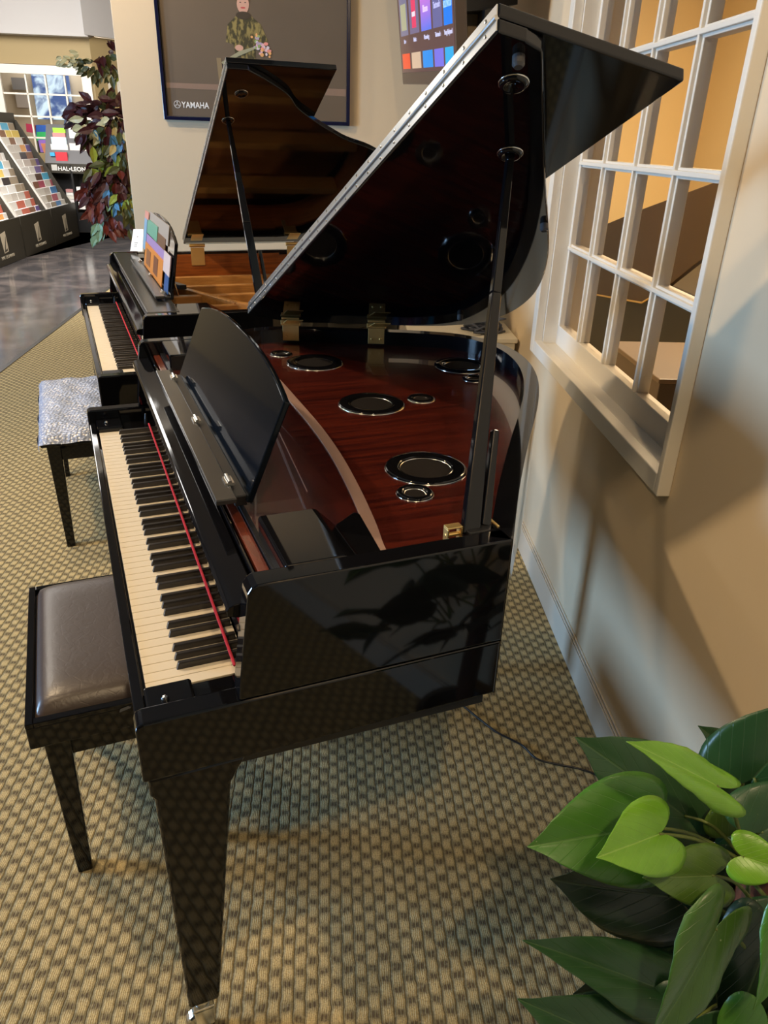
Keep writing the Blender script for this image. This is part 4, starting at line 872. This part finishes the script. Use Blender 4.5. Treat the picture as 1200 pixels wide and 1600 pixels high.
clusters = [  # px, py, rx, ry, count, material choices, leaf length, direction in the picture
    (110, 92, 20, 10, 16, (2,), .075, (-1, -.1)), (135, 102, 16, 10, 16, (2, 1, 1), .09, (-1, -.2)), (165, 95, 14, 10, 10, (0, 0, 1), .12, (.3, -.6)), (160, 112, 18, 10, 14, (1, 2, 1), .10, (-.1, -1)), (178, 112, 10, 8, 8, (1, 5), .10, (.2, -1)),
    (182, 78, 8, 12, 5, (0,), .10, (-.6, .6)),
    (140, 172, 24, 14, 26, (0,), .14, (-1, -.15)), (172, 168, 22, 16, 26, (0, 0, 1), .14, (.6, .4)), (150, 195, 28, 16, 36, (0, 0, 1, 2), .13, (-.8, -.5)), (185, 200, 18, 20, 24, (0, 1, 2), .12, (.2, -1)),
    (160, 215, 26, 18, 30, (1, 2, 0), .12, (-.2, -1)), (185, 225, 18, 20, 22, (1, 1, 6), .12, (.1, -1)), (165, 240, 22, 18, 26, (1, 5, 0), .14, (0, -1)), (195, 245, 12, 18, 16, (1, 0), .12, (.1, -1)),
    (155, 208, 8, 6, 7, (6, 2), .07, (0, -1)), (168, 262, 26, 12, 26, (1, 5, 0), .13, (-.7, -.5)), (150, 285, 18, 20, 30, (0,), .14, (-.5, -1)), (175, 285, 22, 20, 34, (0, 0, 3), .13, (.1, -1)), (200, 285, 12, 20, 18, (0, 1), .12, (.2, -1)),
    (135, 300, 10, 12, 8, (0, 3), .13, (-.5, -1)), (190, 300, 20, 18, 30, (1, 5, 5, 6), .12, (-.3, -1)), (200, 315, 14, 14, 18, (5, 1), .10, (0, -1)), (178, 318, 8, 8, 8, (6, 4), .09, (0, -1)), (160, 305, 12, 14, 14, (0, 3), .12, (0, -1)),
    (150, 325, 12, 12, 14, (3,), .11, (-.2, -1)), (172, 345, 12, 16, 14, (3,), .11, (.4, -1)), (153, 358, 10, 12, 8, (4,), .11, (-.1, -1)), (205, 345, 8, 14, 8, (1,), .12, (.1, -1)), (190, 350, 6, 10, 4, (3,), .1, (.2, -1)),
]
for (px, py, rx, ry, n_, ch, LL, (dx, dy)) in clusters:
    for i in range(int(n_ * 1.35)):
        q_ = at(px + random.uniform(-rx, rx), py + random.uniform(-ry, ry), DT + random.uniform(-.12, .12))
        d_ = RT * (dx + random.uniform(-.5, .5)) + UP * (dy + random.uniform(-.5, .5)) + FW * random.uniform(-.4, .4)
        fol.cur = random.choice(ch); small_leaf(fol, q_ - fic.location, d_, LL * random.uniform(.65, 1.0), LL * .42, Vector((random.uniform(-.5, .5), -1, random.uniform(-.2, .8))))
fol.build('foliage', LM, fic)
tk = MB(); base_ = Vector((0, 0, 0))
tops = [(150, 95), (165, 175), (150, 200), (190, 220), (160, 260), (195, 300), (170, 340), (152, 352)]
trunk_top = at(200, 150, DT) - fic.location
tk.tube([base_, Vector((.02, 0, .8)), at(200, 260, DT) - fic.location, trunk_top], [.022, .02, .016, .01], 8)
for (a, b) in tops:
    e_ = at(a, b, DT) - fic.location; s_ = (at(200, min(b + 30, 330), DT) - fic.location); tk.tube([s_, (s_ + e_) / 2 + Vector((0, 0, .03)), e_], [.006, .004, .002], 6)
tk.build('trunk', mat('brown_bark', (.10, .055, .03), .8), fic, smooth=True)
MB().lathe([(0, 0), (.13, 0), (.15, .22), (.16, .24), (.145, .24), (.13, .2), (0, .2)], (0, 0, 0), 24).build('pot', mat('basket_brown', (.2, .1, .05), .8), fic)
# ================================================================ FOREGROUND HEART-LEAF PLANT
def heart_leaf(base, tip, wd, face, mt, parent, fold=.12, droop=.15, lobes=1.0, wav=.02, roll=0.0, seed=0):
    base = Vector(base); tip = Vector(tip); ax = tip - base; Ln = ax.length; ax.normalize()
    f_ = Vector(face); f_ = (f_ - ax * f_.dot(ax)).normalized(); f_ = Matrix.Rotation(roll, 3, ax) @ f_; sd = ax.cross(f_)
    mb = MB(); nt = 26; nk = 7; rows = []; uvs = []
    rnd = random.Random(seed); ph = rnd.uniform(0, 6)
    for side_ in (-1, 1):
        n = len(mb.v)
        for i in range(nt + 1):
            t = PI * i / nt
            hx = 16 * math.sin(t) ** 3; hy = 13 * math.cos(t) - 5 * math.cos(2 * t) - 2 * math.cos(3 * t) - math.cos(4 * t)
            oy = (5 - hy) / 22.0; st_ = max(0.0, math.sin(t)); ox = (st_ ** 3) * (1 - min(1, t / 1.571)) + (st_ ** 1.75) * min(1, t / 1.571)
            if oy < 0: oy *= .95 * lobes
            if oy > .78: ox *= 1 - .35 * (oy - .78) / .22
            my = max(0, (1 - math.cos(t)) / 2) ; my = 0.02 + .98 * my
            if i == 0: oy = 0; my = 0
            for k in range(nk + 1):
                r_ = k / nk; x = ox * r_; y = my + (oy - my) * r_
                z = fold * abs(x) * (1 - .35 * abs(x)) - droop * y * y - .10 * abs(x) ** 3 + wav * math.sin(ph + 9 * y) * abs(x) ** 2 + .006 * math.sin(y * 26 - abs(x) * 9) * abs(x)
                mb.v.append(tuple(base + ax * (y * Ln) + sd * (side_ * x * wd / 2) + f_ * (z * Ln))); uvs.append((side_ * x, y))
        for i in range(nt):
            for k in range(nk): a = n + i * (nk + 1) + k; mb.f.append([a, a + 1, a + nk + 2, a + nk + 1]); mb.mi.append(0)
    c0 = parent.location
    mb.v = [tuple(Vector(v) - c0) for v in mb.v]
    me = bpy.data.meshes.new('leaf'); me.from_pydata(mb.v, [], mb.f); me.materials.append(mt)
    ul = me.uv_layers.new(name='UVMap')
    for p_ in me.polygons:
        for li in p_.loop_indices: x, y = uvs[me.loops[li].vertex_index]; ul.data[li].uv = (x * .5 + .5, y * .6 + .3)
    bm = bmesh.new(); bm.from_mesh(me); bmesh.ops.remove_doubles(bm, verts=bm.verts, dist=1e-5); bmesh.ops.recalc_face_normals(bm, faces=bm.faces); bm.to_mesh(me); bm.free()
    me.polygons.foreach_set('use_smooth', [True] * len(me.polygons))
    o = bpy.data.objects.new('leaf', me); C.objects.link(o); o.parent = parent
    so = o.modifiers.new('thick', 'SOLIDIFY'); so.thickness = .0008
    return o
def plantmat(name, c, cv, rough=.33):
    mt = mat(name, c, rough, spec=.45); q = NT(mt); uv = q.n('ShaderNodeUVMap'); x, y, z = q.xyz(uv.outputs[0])
    ax_ = q.m('ABSOLUTE', q.m('SUBTRACT', x, .5)); rib = q.ramp(ax_, .014, .004)
    vn = q.m('FRACT', q.m('ADD', q.m('MULTIPLY', y, 9.0), q.m('MULTIPLY', ax_, -9.0))); side_ = q.ramp(q.m('ABSOLUTE', q.m('SUBTRACT', vn, .5)), .05, .0)
    p = q.pos(); nz = q.noise(p, 22, 3); nf = q.noise(p, 300, 2); sp = q.ramp(q.noise(p, 120, 1), .79, .82)
    dark = tuple(k * .72 for k in c)
    base = q.mix(nz, (*dark, 1), (*tuple(k * 1.2 for k in c), 1))
    base = q.mix(q.m('MULTIPLY', side_, .25), base, (*cv, 1)); base = q.mix(q.m('MULTIPLY', rib, .6), base, (*cv, 1))
    base = q.mix(q.m('MULTIPLY', sp, .5), base, (.35, .4, .25, 1))
    q.l(base, q.b.inputs['Base Color']); q.bump(q.m('SUBTRACT', q.m('MULTIPLY', nf, .15), q.m('ADD', q.m('MULTIPLY', side_, .5), rib)), .35, .002); return mt
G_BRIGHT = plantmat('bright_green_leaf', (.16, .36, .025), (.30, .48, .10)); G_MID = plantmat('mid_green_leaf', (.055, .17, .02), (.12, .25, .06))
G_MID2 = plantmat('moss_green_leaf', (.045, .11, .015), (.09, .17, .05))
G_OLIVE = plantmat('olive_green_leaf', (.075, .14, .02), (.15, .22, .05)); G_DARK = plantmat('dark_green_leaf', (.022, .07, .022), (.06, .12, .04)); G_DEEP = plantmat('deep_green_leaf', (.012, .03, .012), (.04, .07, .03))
pb0 = at(1185, 1420, 1.08); plant = empty('potted_plant', (pb0.x, pb0.y, 0), 'artificial potted plant with large heart-shaped green leaves in the near corner', 'plant')
TOC = -FW + UP * .25
leaves = [ # base px, tip px, depth base, depth tip, width px, material, fold, droop, roll
    ((1120, 1228), (989, 1155), .92, .86, 84, G_BRIGHT, .12, .06, .55),
    ((1030, 1303), (942, 1338), .90, .84, 120, G_BRIGHT, .16, .10, .2),
    ((1005, 1292), (836, 1323), .98, .93, 172, G_MID, .14, .14, .15),
    ((1112, 1368), (1008, 1372), .93, .90, 96, G_OLIVE, .14, .05, .1),
    ((1160, 1338), (1235, 1362), .90, .88, 80, G_BRIGHT, .16, .1, 0),
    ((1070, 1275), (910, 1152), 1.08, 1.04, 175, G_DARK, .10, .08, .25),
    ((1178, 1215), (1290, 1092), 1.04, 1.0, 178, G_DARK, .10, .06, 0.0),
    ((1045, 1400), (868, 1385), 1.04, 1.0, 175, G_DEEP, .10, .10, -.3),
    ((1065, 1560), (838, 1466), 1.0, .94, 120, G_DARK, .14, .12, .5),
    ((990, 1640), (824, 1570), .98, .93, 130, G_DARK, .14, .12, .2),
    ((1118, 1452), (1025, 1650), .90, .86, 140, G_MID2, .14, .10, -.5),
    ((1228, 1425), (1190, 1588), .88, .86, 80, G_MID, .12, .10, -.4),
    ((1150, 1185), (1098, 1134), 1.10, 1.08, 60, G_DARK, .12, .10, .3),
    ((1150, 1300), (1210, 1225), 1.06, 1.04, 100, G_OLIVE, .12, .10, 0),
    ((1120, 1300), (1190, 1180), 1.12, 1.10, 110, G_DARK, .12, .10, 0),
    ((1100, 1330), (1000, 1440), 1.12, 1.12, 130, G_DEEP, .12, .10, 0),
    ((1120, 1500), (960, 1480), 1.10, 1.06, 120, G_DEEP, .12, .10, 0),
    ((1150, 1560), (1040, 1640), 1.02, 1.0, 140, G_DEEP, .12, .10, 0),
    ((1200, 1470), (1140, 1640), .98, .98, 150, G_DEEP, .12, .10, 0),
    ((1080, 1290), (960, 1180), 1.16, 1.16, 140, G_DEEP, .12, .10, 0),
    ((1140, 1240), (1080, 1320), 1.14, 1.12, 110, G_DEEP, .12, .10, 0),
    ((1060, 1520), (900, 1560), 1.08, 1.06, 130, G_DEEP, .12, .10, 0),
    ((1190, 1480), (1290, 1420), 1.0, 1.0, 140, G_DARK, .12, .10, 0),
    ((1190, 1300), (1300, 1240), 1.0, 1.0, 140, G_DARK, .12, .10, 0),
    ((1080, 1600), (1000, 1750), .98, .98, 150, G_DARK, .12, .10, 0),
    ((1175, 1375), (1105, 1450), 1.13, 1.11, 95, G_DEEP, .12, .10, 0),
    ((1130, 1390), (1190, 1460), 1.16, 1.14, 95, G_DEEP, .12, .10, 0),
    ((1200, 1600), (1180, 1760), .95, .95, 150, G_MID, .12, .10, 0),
]
stalks = MB()
pole_x = pb0
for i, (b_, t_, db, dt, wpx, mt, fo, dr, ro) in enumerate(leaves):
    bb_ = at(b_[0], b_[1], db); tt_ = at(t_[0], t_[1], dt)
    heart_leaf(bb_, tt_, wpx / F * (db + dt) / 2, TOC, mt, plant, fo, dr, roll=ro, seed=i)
    ty = min(max(b_[1] + 70, 1360), 1560); root_ = at(1168 + (i % 4) * 9, ty, 1.06)
    mid = (bb_ + root_) / 2 + Vector((0, 0, .02)) + (bb_ - root_) * .1
    pts_ = spline([tuple(root_ - plant.location), tuple(mid - plant.location), tuple(bb_ - plant.location)], 5); stalks.tube(pts_, [.0032 - .0012 * k / (len(pts_) - 1) for k in range(len(pts_))], 8)
stalks.build('stem', leafmat('green_stem', (.13, .17, .03), (.09, .11, .03)), plant, smooth=True)
MOSS = wood('moss_pole_bark', (.11, .034, .014), (.05, .018, .010), 0, (30, 30, 6), 0, .8)
MB().tube([Vector((0, 0, .1)), Vector((0, 0, .3)), at(1190, 1340, 1.08) - plant.location], [.024, .024, .022], 14).build('moss_pole', MOSS, plant, smooth=True)
MB().lathe([(0, 0), (.09, 0), (.12, .2), (.125, .21), (.11, .21), (.1, .18), (0, .18)], (0, 0, 0), 28).build('pot', mat('dark_pot', (.03, .025, .02), .5), plant, smooth=False)
